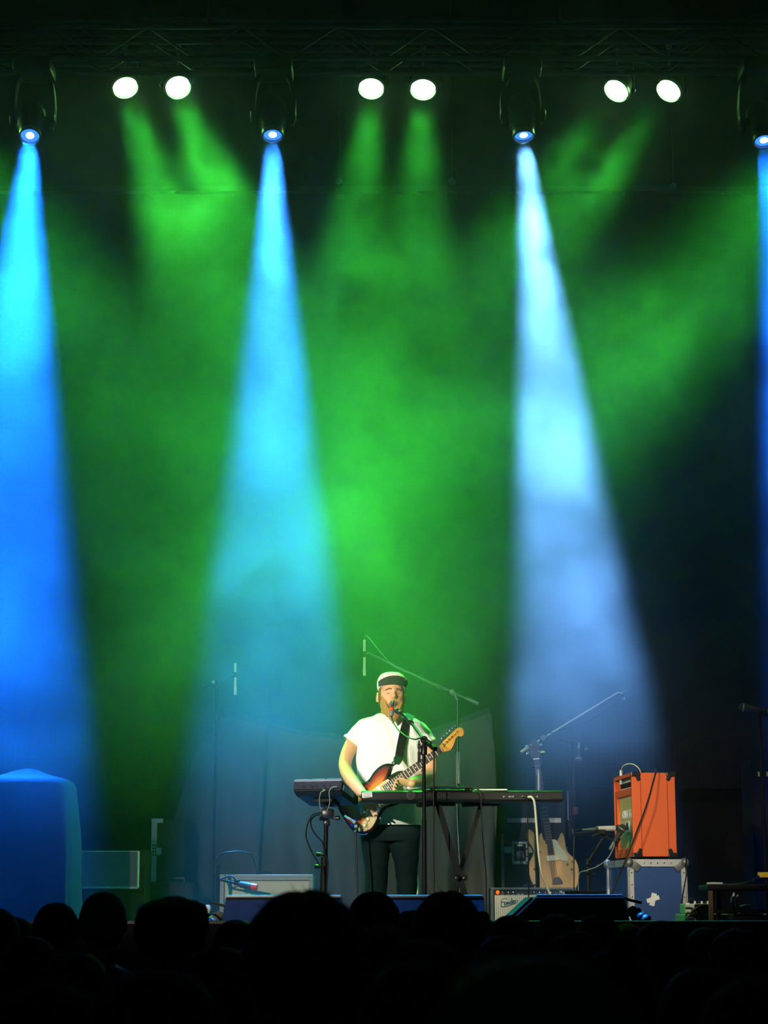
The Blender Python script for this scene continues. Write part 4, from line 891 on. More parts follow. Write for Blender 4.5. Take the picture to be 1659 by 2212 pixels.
# ================================================================ bass guitar on a stand
M['amber'] = mat('amber_lacquer', (0.60, 0.30, 0.055), 0.3, var=0.1, vscale=8)
M['amber_side'] = mat('dark_amber_side', (0.40, 0.26, 0.09), 0.35)
M['rosewood'] = mat('rosewood', (0.055, 0.028, 0.018), 0.5, var=0.25, vscale=40)
M['pick_cream'] = mat('cream_pickguard', (0.72, 0.63, 0.36), 0.35)
def bass():
    Y = 14.85; t = thing('bass_guitar', 'amber hollow body bass guitar leaning on a stand behind the amplifier', 'guitar', (at(1195, 1940, Y).x, Y, 0.05))
    s = scale_at(at(1190, 1850, Y))
    O = at(1191, 1862, Y)                # body centre
    up = (at(1168, 1620, Y + 0.12) - at(1199, 1820, Y + 0.02)).normalized(); nrm = Vector((0.06, -1, 0.12)); nrm = (nrm - up*nrm.dot(up)).normalized(); xr = up.cross(nrm).normalized()
    if xr.x < 0: xr = -xr
    m = Matrix((xr, -nrm, up)).transposed().to_4x4(); m.translation = O     # x right, y into the stage, z up the neck
    q = lambda px, py: ((px - 1191)/s, -(py - 1862)/s)
    out = [q(*p) for p in ((1193, 1945), (1165, 1938), (1147, 1915), (1138, 1885), (1141, 1862), (1153, 1843), (1155, 1832), (1148, 1815), (1146, 1798), (1152, 1788), (1160, 1794), (1166, 1806), (1173, 1804), (1178, 1798), (1181, 1815),
           (1198, 1817), (1203, 1815), (1208, 1820), (1215, 1812), (1221, 1803), (1225, 1808), (1226, 1825), (1226, 1840), (1231, 1850), (1243, 1866), (1246, 1888), (1238, 1917), (1220, 1938))]
    ol = [(v.x, v.z) for v in catmull([Vector((x, 0, z)) for x, z in out], 4, True)]
    b = bm_new(); bm_prism(b, ol, 0.055, Matrix.Translation((0, -0.028, 0))); b.transform(m); obj('body', b, M['amber_side'], t)
    b = bm_new(); bm_prism(b, [(x*0.975, z*0.985 - 0.002) for x, z in ol], 0.008, Matrix.Translation((0, -0.033, 0))); b.transform(m); obj('top', b, M['amber'], t)
    def poly(name, pts, y0, y1, mt):
        b = bm_new(); bm_prism(b, [q(*p) for p in pts], y1 - y0, Matrix.Translation((0, y0, 0))); b.transform(m); return obj(name, b, mt, t)
    poly('pickguard', ((1198, 1816), (1206, 1817), (1212, 1830), (1222, 1846), (1227, 1858), (1224, 1866), (1214, 1864), (1206, 1860), (1199, 1850)), -0.042, -0.034, M['pick_cream'])
    poly('pickup', ((1180, 1850), (1206, 1851), (1206, 1862), (1180, 1861)), -0.048, -0.034, M['cream'])
    poly('pickup', ((1186, 1817), (1198, 1817), (1197, 1848), (1185, 1848)), -0.040, -0.033, M['rosewood'])
    poly('bridge', ((1184, 1910), (1189, 1898), (1200, 1897), (1207, 1908), (1206, 1912), (1186, 1912)), -0.046, -0.034, M['black_gloss'])
    for (cx, cyy) in ((1165, 1838), (1153, 1876)):
        b = bm_new(); X0, Z0 = q(cx, cyy); pts = catmull([Vector((X0 - 0.008, -0.036, Z0 + 0.012)), Vector((X0 - 0.012, -0.036, Z0 + 0.003)), Vector((X0, -0.036, Z0)), Vector((X0 + 0.012, -0.036, Z0 - 0.004)), Vector((X0 + 0.006, -0.036, Z0 - 0.013))], 4); bm_tube(b, pts, 0.004, 6); b.transform(m); obj('sound_hole', b, M['black'], t)
    for (cx, cyy) in ((1224, 1872), (1232, 1884), (1236, 1868)):
        X0, Z0 = q(cx, cyy); b = bm_new(); bm_lathe(b, [(0.010, 0), (0.009, 0.018), (0.004, 0.02)], (X0, -0.034, Z0), (0, -1, 0), 12); b.transform(m); obj('knob', b, M['amber_side'], t, True)
    b = bm_new(); zt_ = (at(1171, 1637, Y).z - O.z)*1.0
    zN = -(1637 - 1862)/s; zB = q(0, 1818)[1]
    bm_loft(b, [[Vector((0.0 + sx*w, y, z)) for sx, y in ((-1, -0.038), (1, -0.038), (0.7, -0.012), (-0.7, -0.012))] for z, w in ((zB - 0.02, 0.030), (zN, 0.021))]); b.transform(m); obj('neck', b, M['rosewood'], t)
    for k in range(1, 21):
        z = zN - (zN - q(0, 1904)[1])*(1 - 2**(-k/12)); 
        if z < zB: break
        b = bm_new(); bm_box(b, (0, -0.039, z), (0.042, 0.003, 0.0025)); b.transform(m); obj('fret', b, M['mic_metal'], t)
    for k in range(4):
        x = -0.015 + 0.010*k; b = bm_new(); bm_tube(b, [(x*0.8, -0.043, zN), (x*1.25, -0.05, q(0, 1904)[1])], 0.0012, 4); b.transform(m); obj('string', b, M['grey_metal'], t)
    b = bm_new(); bm_prism(b, [(-0.024, zN), (-0.04, zN + 0.05), (-0.042, zN + 0.12), (-0.018, zN + 0.155), (0.018, zN + 0.155), (0.042, zN + 0.12), (0.04, zN + 0.05), (0.024, zN)], 0.016, Matrix.Translation((0, -0.034, 0))); b.transform(m); hd = obj('headstock', b, M['rosewood'], t)
    b = bm_new(); bm_box(b, (0, -0.04, zN), (0.046, 0.008, 0.006)); b.transform(m); obj('nut', b, M['white'], hd)
    for sx in (-1, 1):
        for dz in (0.055, 0.11):
            b = bm_new(); bm_lathe(b, [(0.006, 0), (0.005, 0.018)], (sx*0.026, -0.034, zN + dz), (0, -1, 0), 8); bm_box(b, (sx*0.056, -0.024, zN + dz), (0.026, 0.008, 0.018), bevel=0.003); b.transform(m); obj('tuner', b, M['chrome'], hd, True)
    b = bm_new(); bm_box(b, (0.058, -0.03, zN + 0.05), (0.034, 0.01, 0.010), bevel=0.003); b.transform(m); obj('clip_tuner', b, M['yellow_tape'], hd)
    # stand
    st = thing('guitar_stand', 'thin black guitar stand holding the amber bass', 'stand', (O.x, Y + 0.1, 0))
    tube('pole', [(O.x - 0.02, Y + 0.17, 0.03), m @ Vector((-0.0, 0.06, zN - 0.05))], 0.011, M['black_metal'], st, 8)
    tube('yoke', [m @ Vector((-0.045, -0.03, zN - 0.04)), m @ Vector((-0.045, 0.02, zN - 0.045)), m @ Vector((0.0, 0.06, zN - 0.05)), m @ Vector((0.045, 0.02, zN - 0.045)), m @ Vector((0.045, -0.03, zN - 0.04))], 0.007, M['black_metal'], st, 6)
    for sx in (-1, 1):
        tube('leg', [(O.x - 0.02, Y + 0.17, 0.3), (O.x - 0.02 + sx*0.22, Y - 0.02, 0.012)], 0.009, M['black_metal'], st, 6)
        tube('cradle_arm', [(O.x - 0.02, Y + 0.15, 0.12), (O.x - 0.02 + sx*0.09, Y + 0.04, 0.065), (O.x - 0.02 + sx*0.09, Y - 0.06, 0.060), (O.x - 0.02 + sx*0.09, Y - 0.065, 0.09)], 0.008, M['black_metal'], st, 6)
    tube('leg', [(O.x - 0.02, Y + 0.17, 0.3), (O.x - 0.02, Y + 0.4, 0.012)], 0.009, M['black_metal'], st, 6)
bass()
# straight black pole standing just in front of the bass
t = thing('straight_stand', 'straight dark stand crossing in front of the amber bass body', 'microphone stand', (at(1163, 1950, 14.7).x, 14.72, 0))
tripod(t, at(1163, 1950, 14.72).x, 14.72, at(1163, 1676, 14.72).z, 0.013, 0.12, 0.05)
b = bm_new(); bm_lathe(b, [(0.015, -0.1), (0.019, -0.09), (0.019, 0.08), (0.013, 0.1)], at(1164, 1690, 14.72), (0, 0, 1), 10); obj('upper_sleeve', b, M['grey_metal'], t, True)

# ================================================================ orange amplifier on the blue flight case
M['orange'] = mat('orange_tolex', (0.66, 0.105, 0.02), 0.6, var=0.06, vscale=30, bump=0.25, bscale=400)
M['orange_dark'] = mat('orange_seam', (0.25, 0.03, 0.01), 0.8)
def weave_mat():
    m = mat('woven_grille', (0.62, 0.47, 0.16), 0.85); nt = m.node_tree; b = nt.nodes['Principled BSDF']
    tc = nt.nodes.new('ShaderNodeTexCoord'); w = nt.nodes.new('ShaderNodeTexWave'); w.inputs['Scale'].default_value = 35; w.bands_direction = 'Z'
    r = nt.nodes.new('ShaderNodeValToRGB'); r.color_ramp.elements[0].color = (0.40, 0.29, 0.09, 1); r.color_ramp.elements[1].color = (0.66, 0.52, 0.20, 1)
    nt.links.new(tc.outputs['Object'], w.inputs['Vector']); nt.links.new(w.outputs['Color'], r.inputs[0]); nt.links.new(r.outputs[0], b.inputs['Base Color']); return m
M['weave'] = weave_mat()
M['case_blue'] = mat('blue_laminate', (0.012, 0.055, 0.19), 0.5, var=0.15, vscale=15)
YA = 12.2
ZC = at(1420, 1857, YA).z
yawA = R(5)
CORNER = at(1366, 1760, YA)
def ra(m_at=None): return Matrix.Translation((CORNER.x, CORNER.y, 0)) @ Matrix.Rotation(yawA, 4, 'Z')
def orange_amp():
    t = thing('orange_amplifier', 'bright orange combo amplifier turned sideways on top of the blue case', 'amplifier', (0, 0, 0))
    ztop = at(1420, 1668, YA).z; H = ztop - ZC - 0.02; z0 = ZC + 0.018
    D = at(1462, 1760, YA).x - CORNER.x; W = 0.56         # depth runs along x, width away from the camera
    b = bm_new(); th = 0.022
    # shell: side boards, top, bottom, back
    bm_box(b, (D/2, th/2, z0 + H/2), (D, th, H), bevel=0.006); bm_box(b, (D/2, W - th/2, z0 + H/2), (D, th, H), bevel=0.006)
    bm_box(b, (D/2, W/2, z0 + H - th/2), (D, W - 2*th, th)); bm_box(b, (D/2, W/2, z0 + th/2), (D, W - 2*th, th)); bm_box(b, (D - th/2, W/2, z0 + H/2), (th, W - 2*th, H - 2*th))
    obj('cabinet', b, M['orange'], t)
    zz = lambda py: z0 + H*(1851 - py)/(1851 - 1668)
    b = bm_new(); bm_box(b, (0.034, W/2, (zz(1700) + zz(1716))/2), (0.06, W - 2*th, zz(1700) - zz(1716)), bevel=0.004); obj('front_rail', b, M['orange'], t)
    b = bm_new(); bm_box(b, (0.034, W/2, (zz(1832) + z0 + th)/2), (0.06, W - 2*th, zz(1832) - z0 - th), bevel=0.004); obj('front_rail', b, M['orange'], t)
    b = bm_new(); bm_box(b, (0.03, W - th - 0.03, (zz(1716) + zz(1832))/2), (0.05, 0.06, zz(1716) - zz(1832))); obj('front_stile', b, M['orange'], t)
    b = bm_new(); bm_box(b, (0.032, W/2, (zz(1716) + zz(1832))/2), (0.02, W - 2*th, zz(1716) - zz(1832))); obj('grille', b, M['weave'], t)
    b = bm_new(); bm_box(b, (0.055, W/2, (z0 + H - th + zz(1700))/2), (0.02, W - 2*th, z0 + H - th - zz(1700))); pn = obj('control_panel', b, M['white'], t)
    b = bm_new(); bm_box(b, (0.043, W/2, zz(1689)), (0.006, W - 0.08, zz(1683) - zz(1694))); obj('dark_band', b, M['black'], pn)
    for k in range(7):
        b = bm_new(); bm_lathe(b, [(0.012, 0), (0.011, 0.02), (0.005, 0.022)], (0.04, 0.09 + k*0.055, zz(1689)), (-1, 0, 0), 12); obj('knob', b, M['black_gloss'] if k else M['jewel_red'], pn, True)
    # lettering and crest on the grille, facing the stage centre
    G = Matrix(((0, 0, -1), (-1, 0, 0), (0, 1, 0))).to_4x4()
    mt = Matrix.Translation((0.0205, W*0.42, zz(1756))) @ G
    text_mesh('maker_name', 'ORANGE', 0.075, M['white'], t, mt, 0.002); 
    b = bm_new(); bm_box(b, (0.019, W*0.42, zz(1783)), (0.006, 0.11, 0.07), bevel=0.002); cr = obj('crest_plate', b, M['white'], t)
    b = bm_new()
    for (y, z, a, c) in ((0, 0.004, 0.05, 0.03), (-0.022, -0.012, 0.02, 0.02), (0.022, -0.012, 0.02, 0.02), (0, 0.022, 0.03, 0.012)): bm_box(b, (0.0155, W*0.42 + y, zz(1783) + z), (0.003, a, c))
    obj('crest_print', b, M['black'], cr)
    for x in (0.056, D - 0.052):
        b = bm_new(); bm_box(b, (x, -0.0008, z0 + H/2), (0.003, 0.003, H - 0.004)); obj('seam', b, M['orange_dark'], t)
    for x in (0, D):
        for z in (z0, z0 + H):
            sx = 1 if x == 0 else -1; sz = 1 if z == z0 else -1
            b = bm_new(); bm_box(b, (x + sx*0.026, -0.002, z + sz*0.010), (0.062, 0.018, 0.030), bevel=0.006); bm_box(b, (x + sx*0.040, -0.003, z + sz*0.03), (0.024, 0.016, 0.042), (0, sx*sz*R(25), 0), 0.005); obj('corner_guard', b, M['black_gloss'], t)
    for x in (0.04, D - 0.04):
        for y in (0.05, W - 0.05):
            b = bm_new(); bm_lathe(b, [(0.02, 0), (0.018, 0.02)], (x, y, ZC), (0, 0, 1), 12); obj('foot', b, M['black'], t, True)
    b = bm_new(); bm_tube(b, catmull([(D*0.5, W*0.35, z0 + H), (D*0.5, W*0.38, z0 + H + 0.022), (D*0.5, W*0.62, z0 + H + 0.022), (D*0.5, W*0.65, z0 + H)], 4), 0.009, 8); obj('handle', b, M['black'], t, True)
    return settle(t, ra())
M['jewel_red'] = mat('red_pilot_lamp', (0.8, 0.03, 0.02), 0.3, emit=(1.0, 0.04, 0.02), estr=0.6)
orange_amp()
def blue_case():
    t = thing('flight_case', 'blue flight case with metal edges and a white tape cross', 'case', (0, 0, 0))
    m0 = ra(); inv = m0.inverted(); x0 = (inv @ at(1359, 1940, YA)).x; W = at(1482, 1940, YA).x - at(1359, 1940, YA).x; D = 0.66; H = ZC
    e = 0.035
    b = bm_new(); bm_box(b, (x0 + W/2, D/2 - 0.02, H/2 + 0.005), (W - 0.01, D, H - 0.01)); obj('panel', b, M['case_blue'], t)
    y0, y1 = -0.02, D - 0.02
    for x in (x0, x0 + W):
        for y in (y0, y1):
            b = bm_new(); s = 1 if x == x0 else -1; sy = 1 if y == y0 else -1
            bm_box(b, (x + s*e/2 - s*0.008, y - sy*0.002, H/2), (e, 0.012, H)); bm_box(b, (x - s*0.004, y + sy*e/2 - sy*0.008, H/2), (0.012, e, H)); obj('edge_rail', b, M['alu'], t)
    for z, nm in ((H - 0.02, 'edge_rail'), (0.02, 'edge_rail')):
        for y in (y0, y1):
            b = bm_new(); bm_box(b, (x0 + W/2, y - (0.003 if y == y0 else -0.003), z), (W, 0.012, 0.045)); obj(nm, b, M['alu'], t)
        for x in (x0, x0 + W):
            b = bm_new(); bm_box(b, (x - (0.004 if x == x0 else -0.004), (y0 + y1)/2, z), (0.012, D, 0.045)); obj(nm, b, M['alu'], t)
    for x in (x0, x0 + W):
        for y in (y0, y1):
            for z in (0.03, H - 0.018):
                b = bm_new(); s = 1 if x == x0 else -1
                ball(b, Vector((x, y, z)), 0.03); bm_box(b, (x + s*0.035, y + (0.002 if y > 0 else -0.004), z - (0.02 if z > 0.1 else -0.02)), (0.07, 0.014, 0.05), (0, s*R(35)*(1 if z > 0.1 else -1), 0), 0.004); obj('ball_corner', b, M['grey_metal'], t, True)
    for k in range(7):
        for x in (x0 + 0.012, x0 + W - 0.012):
            b = bm_new(); bm_lathe(b, [(0.005, 0), (0.004, 0.005)], (x, y0 - 0.008, 0.08 + k*(H - 0.16)/6), (0, -1, 0), 8); obj('rivet', b, M['chrome'], t, True)
        b = bm_new(); bm_lathe(b, [(0.005, 0), (0.004, 0.005)], (x0 - 0.009, 0.06 + k*0.08, H - 0.02), (-1, 0, 0), 8); obj('rivet', b, M['chrome'], t, True)
        if 0 < k < 6:
            b = bm_new(); bm_lathe(b, [(0.005, 0), (0.004, 0.005)], (x0 + 0.05 + k*(W - 0.1)/6, y0 - 0.009, H - 0.02), (0, -1, 0), 8); obj('rivet', b, M['chrome'], t, True)
    p = inv @ at(1412, 1943, YA - 0.03)
    b = bm_new(); bm_box(b, (p.x, y0 - 0.0005, p.z), (0.032, 0.006, 0.078), (0, R(14), 0)); bm_box(b, (p.x, y0 - 0.0015, p.z + 0.002), (0.082, 0.006, 0.026), (0, R(-17), 0)); obj('tape_cross', b, M['white_tape'], t)
    return settle(t, m0)
blue_case()
# cable draped from the orange amplifier top down across its side
o = tube('instrument_cable', catmull([at(1410, 1666, YA + 0.2), at(1417, 1664, YA - 0.01), at(1412, 1685, YA - 0.06), at(1398, 1735, YA - .11), at(1378, 1790, YA - .13), at(1355, 1850, YA - .14), at(1338, 1890, YA - .12), at(1320, 1932, YA - .12), at(1310, 1960, YA - .1), at(1300, 2058, YA - 0.1)], 8), 0.0055, M['cable']); tag(o, 'black cable draped diagonally across the orange amplifier side', 'cable')
pc = lambda x, y, dy: at(x, y, YA + dy)
o = tube('plug_cable', catmull([pc(1341, 1694, .42), pc(1341, 1680, .40), pc(1342, 1663, .38), pc(1347, 1654, .3), pc(1358, 1650, .25), pc(1370, 1652, .2), pc(1380, 1660, .18), pc(1384, 1669, .2)], 6), 0.0035, M['cable_pale']); tag(o, 'thin pale cable arching over the orange amplifier top left corner', 'cable')
bm_ = bm_new(); bm_tube(bm_, [pc(1341, 1694, .41), pc(1341.5, 1664, .39)], 0.009, 8); o.parent = None; pl = obj('plug', bm_, M['white_tape'], o, True)

# microphone at the orange amplifier
YMc = 12.25
a, c = at(1288, 1791, YMc), at(1331, 1789, YMc + 0.05); d = c - a; L = d.length
t = thing('amp_microphone', 'dark microphone with a white label aimed at the orange amplifier', 'microphone', a)
b = bm_new(); bm_lathe(b, [(0.010, -0.01), (0.016, 0.0), (0.016, L + 0.01), (0.012, L + 0.02)], a, d, 14); obj('body', b, M['mic_body'], t, True)
b = bm_new(); bm_lathe(b, [(0.0172, L*0.06), (0.0172, L*0.92)], a, d, 14); obj('label_wrap', b, M['white_tape'], t, True)
b = bm_new(); bm_lathe(b, [(0.016, L), (0.021, L + 0.02), (0.021, L + 0.05), (0.012, L + 0.058)], a, d, 14); obj('capsule', b, M['mesh_grey'], t, True)
b = bm_new(); bm_lathe(b, [(0.009, 0.0), (0.010, 0.02), (0.008, 0.055), (0.004, 0.1)], a, -d, 10); obj('connector', b, M['mic_metal'], t, True)
hand_mic(at(1344, 1790, YMc - 0.06), Vector((-0.45, 0.25, -0.75)), 'black round microphone crossing below the white labelled microphone', 0.10, 'black_microphone')
t = thing('short_stand', 'short black tripod stand left of the orange amplifier and case', 'microphone stand', (at(1283, 1950, YMc).x, YMc, 0))
tripod(t, at(1272, 1950, YMc).x, YMc, at(1272, 1855, YMc).z, 0.012, 0.2, 0.24)
tube('boom', [at(1240, 1802, YMc), at(1290, 1797, YMc), at(1335, 1822, YMc - .02), at(1338, 1812, YMc - .05)], 0.008, M['black_metal'], t)
tube('boom', [at(1272, 1860, YMc), at(1300, 1815, YMc), at(1318, 1800, YMc - .01)], 0.009, M['black_metal'], t)
for (px, py) in ((1268, 1868), (1290, 1872), (1281, 1890), (1268, 1886), (1330, 1826)):
    b = bm_new(); bm_lathe(b, [(0.005, 0), (0.011, 0.003), (0.011, 0.014), (0.006, 0.02)], at(px, py, YMc - 0.02), (0.3, -1, 0.3), 10); obj('knob', b, M['black_gloss'], t, True)
b = bm_new(); bm_box(b, at(1300, 1797, YMc - .02), (0.05, 0.03, 0.03), bevel=0.006); obj('clip', b, M['black'], t)
b = bm_new(); bm_box(b, at(1287, 1803, YMc - .03), (0.05, 0.02, 0.014), (0, R(-25), 0), 0.004); obj('clip', b, M['black_gloss'], t)
o = tube('microphone_cable', catmull([at(1331, 1808, YMc-.03), at(1325, 1832, YMc-.03), at(1312, 1855, YMc-.02), at(1290, 1872, YMc-.04), at(1268, 1880, YMc-.04), at(1250, 1892, YMc), at(1252, 1960, YMc), at(1262, 2058, YMc)], 6), 0.0032, M['cable_grey']); tag(o, 'thin pale cable drooping left from the black round microphone', 'cable')
o = tube('microphone_cable', catmull([at(1262, 1791, YMc-.02), at(1252, 1792, YMc), at(1243, 1797, YMc), at(1240, 1830, YMc), at(1240, 1900, YMc), at(1240, 2058, YMc)], 6), 0.004, M['cable']); tag(o, 'dark cable hanging from the white labelled microphone', 'cable')

# ================================================================ right edge: mixer, cables, stool, stage box
M['mixer'] = mat('mixer_grey', (0.50, 0.50, 0.44), 0.5, var=0.1)
M['stage_box'] = mat('stage_box_grey', (0.42, 0.43, 0.38), 0.5, 0.2, var=0.12)
M['wood_brown'] = mat('stool_leg_wood', (0.16, 0.07, 0.04), 0.5, var=0.2, vscale=25)
YX = 11.4
t = thing('rack_unit', 'long pale grey rack unit lying along the right stage floor', 'equipment', (at(1580, 1990, YX).x, YX, 0))
b = bm_new(); pbox(b, 1482, 1975, 1690, 2085, YX, 0.4, 0.006); obj('body', b, M['stage_box'], t)
b = bm_new(); pbox(b, 1484, 1977, 1688, 2000, YX - 0.008, 0.02); fp = obj('face_plate', b, M['stage_box'], t)
for px in (1580, 1500): 
    b = bm_new(); bm_lathe(b, [(0.006, 0), (0.004, 0.006)], at(px, 1984, YX - 0.008), (0, -1, 0), 8); obj('screw', b, M['black'], t, True)
b = bm_new(); pbox(b, 1586, 1974, 1652, 2060, YX - 0.25, 0.2, 0.006); t = thing('floor_box', 'small black floor box before the pale rack unit', 'equipment', (at(1620, 1990, YX-.25).x, YX-.25, 0)); obj('body', b, M['case_black'], t)
b = bm_new(); pbox(b, 1600, 1971, 1640, 1975, YX - 0.2, 0.1, 0.003); obj('lid', b, M['black_metal'], t)
t = thing('mixer', 'small pale mixer with knobs on top of the pale rack unit', 'mixer', (at(1506, 1975, YX + .02).x, YX, at(1506, 1975, YX).z))
b = bm_new(); pbox(b, 1480, 1952, 1531, 1975, YX + 0.02, 0.2, 0.006); obj('body', b, M['mixer'], t)
b = bm_new(); pbox(b, 1481, 1950, 1490, 1955, YX + 0.02, 0.04, 0.003); obj('switch', b, M['white'], t)
for k, px in enumerate((1488, 1501, 1509, 1516, 1523, 1529)):
    b = bm_new(); bm_lathe(b, [(0.007, 0), (0.006, 0.016), (0.003, 0.018)], at(px, 1953, YX + .05), (0, 0, 1), 10); obj('knob', b, M['white'] if k % 2 else M['black_gloss'], t, True)
for k, (pts, lb) in enumerate((([(1481, 1962), (1492, 1962), (1500, 1968), (1494, 1975), (1482, 1980)], 'thick black cable curling before the pale mixer, upper one'), ([(1530, 1960), (1516, 1962), (1500, 1972), (1488, 1984), (1481, 1990)], 'black cable slanting down left before the pale mixer'), ([(1508, 1960), (1503, 1968), (1511, 1976), (1516, 1989)], 'black cable dropping straight before the pale mixer'), ([(1526, 1955), (1500, 1964), (1490, 1977), (1483, 1986), (1500, 1990)], 'black cable looping wide before the pale mixer'))):
    o = tube('audio_cable', catmull([at(x, y, YX - 0.04 - 0.012*k) for x, y in pts] + [Vector((at(pts[-1][0], 1990, YX).x, YX - 0.05, 0.01))], 5), 0.007, M['cable']); tag(o, lb, 'cable', 'cables before the pale mixer')
o = tube('audio_cable', catmull([at(1488, 1950, YX + .06), at(1490, 1943, YX + .06), at(1497, 1941, YX + .06), at(1503, 1946, YX+.06), at(1505, 1952, YX + .06)], 5), 0.0035, M['cable']); tag(o, 'thin dark wire arching over the pale mixer top', 'cable', 'cables before the pale mixer')
o = tube('audio_cable', catmull([at(1484, 1830, YA-.2), at(1482, 1868, YA-.03), at(1484, 1885, YA - .05), at(1479, 1910, YA - .05), at(1474, 1945, YA - .05), at(1472, 1990, YA - 0.06), at(1474, 2058, YA - .08)], 6), 0.004, M['cable']); tag(o, 'dark cable running down the right edge of the blue case', 'cable')
YT = 10.9
t = thing('piano_stool', 'dark stool with one brown leg at the right stage edge', 'stool', (at(1600, 1990, YT).x, YT, 0))
b = bm_new(); pbox(b, 1529, 1911, 1680, 1924, YT, 0.34, 0.01); obj('seat', b, M['case_black'], t)
b = bm_new(); pbox(b, 1527, 1906, 1562, 1911, YT + 0.0, 0.03, 0.003); obj('metal_trim', b, M['alu'], t)
for (x0, x1, Y, m_) in ((1531, 1540, YT, 'wood_brown'), (1547, 1556, YT + 0.28, 'case_black'), (1656, 1664, YT, 'case_black'), (1661, 1669, YT + 0.28, 'case_black')):
    b = bm_new(); a0 = at(x0, 1924, Y); a1 = at(x1, 1924, Y); bm_box(b, ((a0.x+a1.x)/2, Y + 0.015, a0.z/2), (a1.x-a0.x, 0.03, a0.z), bevel=0.003); obj('leg', b, M[m_], t)
b = bm_new(); pbox(b, 1540, 1965, 1656, 1971, YT + 0.01, 0.02); obj('stretcher', b, M['case_black'], t)
o = tube('strap', catmull([at(1560, 1912, YT+.1), at(1590, 1911, YT+.1), at(1620, 1905, YT+.1), at(1638, 1894, YT+.4)], 5), 0.008, M['cable']); tag(o, 'dark cable rising across the stool to the yellow tag', 'cable')
for (px, py, lb, r) in ((1582, 1950, 'upright', 0.012), (1590, 1955, 'small', 0.01), (1600, 1960, 'lying', 0.012)):
    b = bm_new(); p = at(px, py, YT + 0.45); z = p.z
    bm_lathe(b, [(r, 0), (r, 0.03), (r*0.6, 0.04), (r*0.6, 0.06)], p, (0.2, 0, 1) if lb != 'lying' else (1, 0, 0.2), 10); t = thing('cable_plug', 'silver cable plug, %s one of three behind the stool' % lb, 'plug', p, group='silver plugs behind the stool'); obj('barrel', b, M['mic_metal'], t, True)
    bb = bm_new(); bm_tube(bb, catmull([p, p + Vector((0.01, 0.02, -0.05)), Vector((p.x + 0.03, YT + 0.5, 0.01))], 4), 0.004, 6); obj('cord', bb, M['cable'], t)
# ================================================================ people: shared builders
def ell_ring(c, a, b, n=28, e=1.0, x=Vector((1, 0, 0)), y=Vector((0, 1, 0))):
    out = []
    for k in range(n):
        t = 2*PI*k/n; cx, sy = math.cos(t), math.sin(t)
        out.append(c + x*(a*math.copysign(abs(cx)**e, cx)) + y*(b*math.copysign(abs(sy)**e, sy)))
    return out
def limb_tube(bm, pts, rads, seg=14, n=4):
    P = catmull(pts, n); Rr = [v.x for v in catmull([Vector((r, 0, 0)) for r in rads], n)]
    bm_tube(bm, P, Rr, seg)
    for p, r in ((P[0], Rr[0]), (P[-1], Rr[-1])):
        bm_lathe(bm, [(r*math.cos(R(a)), r*math.sin(R(a))) for a in range(-80, 81, 20)], p, (0, 0, 1), 12)
G_FACE = [(0, .016, .009, .020, .008), (0, -.004, .0095, .013, .013), (0, -.016, .011, .010, .019), (.011, -.019, .007, .007, .007), (-.011, -.019, .007, .007, .007),
          (.031, .013, .015, .010, -.015), (-.031, .013, .015, .010, -.015), (.031, .011, .011, .0065, .007), (-.031, .011, .011, .0065, .007),
          (.030, .030, .018, .007, .007), (-.030, .030, .018, .007, .007), (.042, -.018, .018, .016, .004), (-.042, -.018, .018, .016, .004),
          (0, -.048, .020, .005, .005), (0, -.066, .015, .005, .005), (0, -.057, .017, .004, -.007), (0, -.098, .02, .015, .008)]
def head_surf(th, ph, detail=True, grow=0.0):
    """point on the head for angle th (0 = face, local -y) and latitude ph; x to the picture's right"""
    a, bf, bb, h = 0.077, 0.094, 0.100, 0.118
    z = h*math.sin(ph); c = math.cos(ph); s = max(0.0, -z/h)
    w = a*(1 - 0.24*s*s); f = bf*(1 - 0.02*s); bk = bb*(1 - 0.32*s)
    c2 = c**(0.78)
    x = w*c2*math.sin(th); y = -(f if math.cos(th) > 0 else bk)*c2*math.cos(th)
    p = Vector((x, y, z)); nrm = Vector((x/w, y/f, z/h*0.6)).normalized() if p.length else Vector((0, 0, 1))
    p += nrm*grow
    if detail and math.cos(th) > 0:
        for (gx, gz, sx, sz, am) in G_FACE:
            p.y -= am*math.exp(-((x - gx)/sx)**2/2 - ((z - gz)/sz)**2/2)
    return p
def add_head(bm, m, nt=72, npz=60, detail=True):
    rings = []
    for i in range(npz + 1):
        ph = -PI/2 + PI*(0.01 + 0.98*i/npz); rings.append([m @ head_surf(2*PI*k/nt, ph, detail) for k in range(nt)])
    bm_loft(bm, rings)
    for s in (-1, 1):           # ears: dish with a raised rim
        c = Vector((s*0.077, 0.012, -0.008)); n = 16; rg = []
        for (r, o) in ((1.0, -0.012), (1.0, 0.004), (0.92, 0.010), (0.68, 0.007), (0.45, 0.002), (0.1, 0.001)):
            rg.append([m @ (c + Vector((s*(0.004 + o), 0.019*r*math.cos(2*PI*k/n) + 0.35*o, 0.031*r*math.sin(2*PI*k/n)*(1.0 if math.sin(2*PI*k/n) > 0 else 0.9)))) for k in range(n)])
        bm_loft(bm, rg)
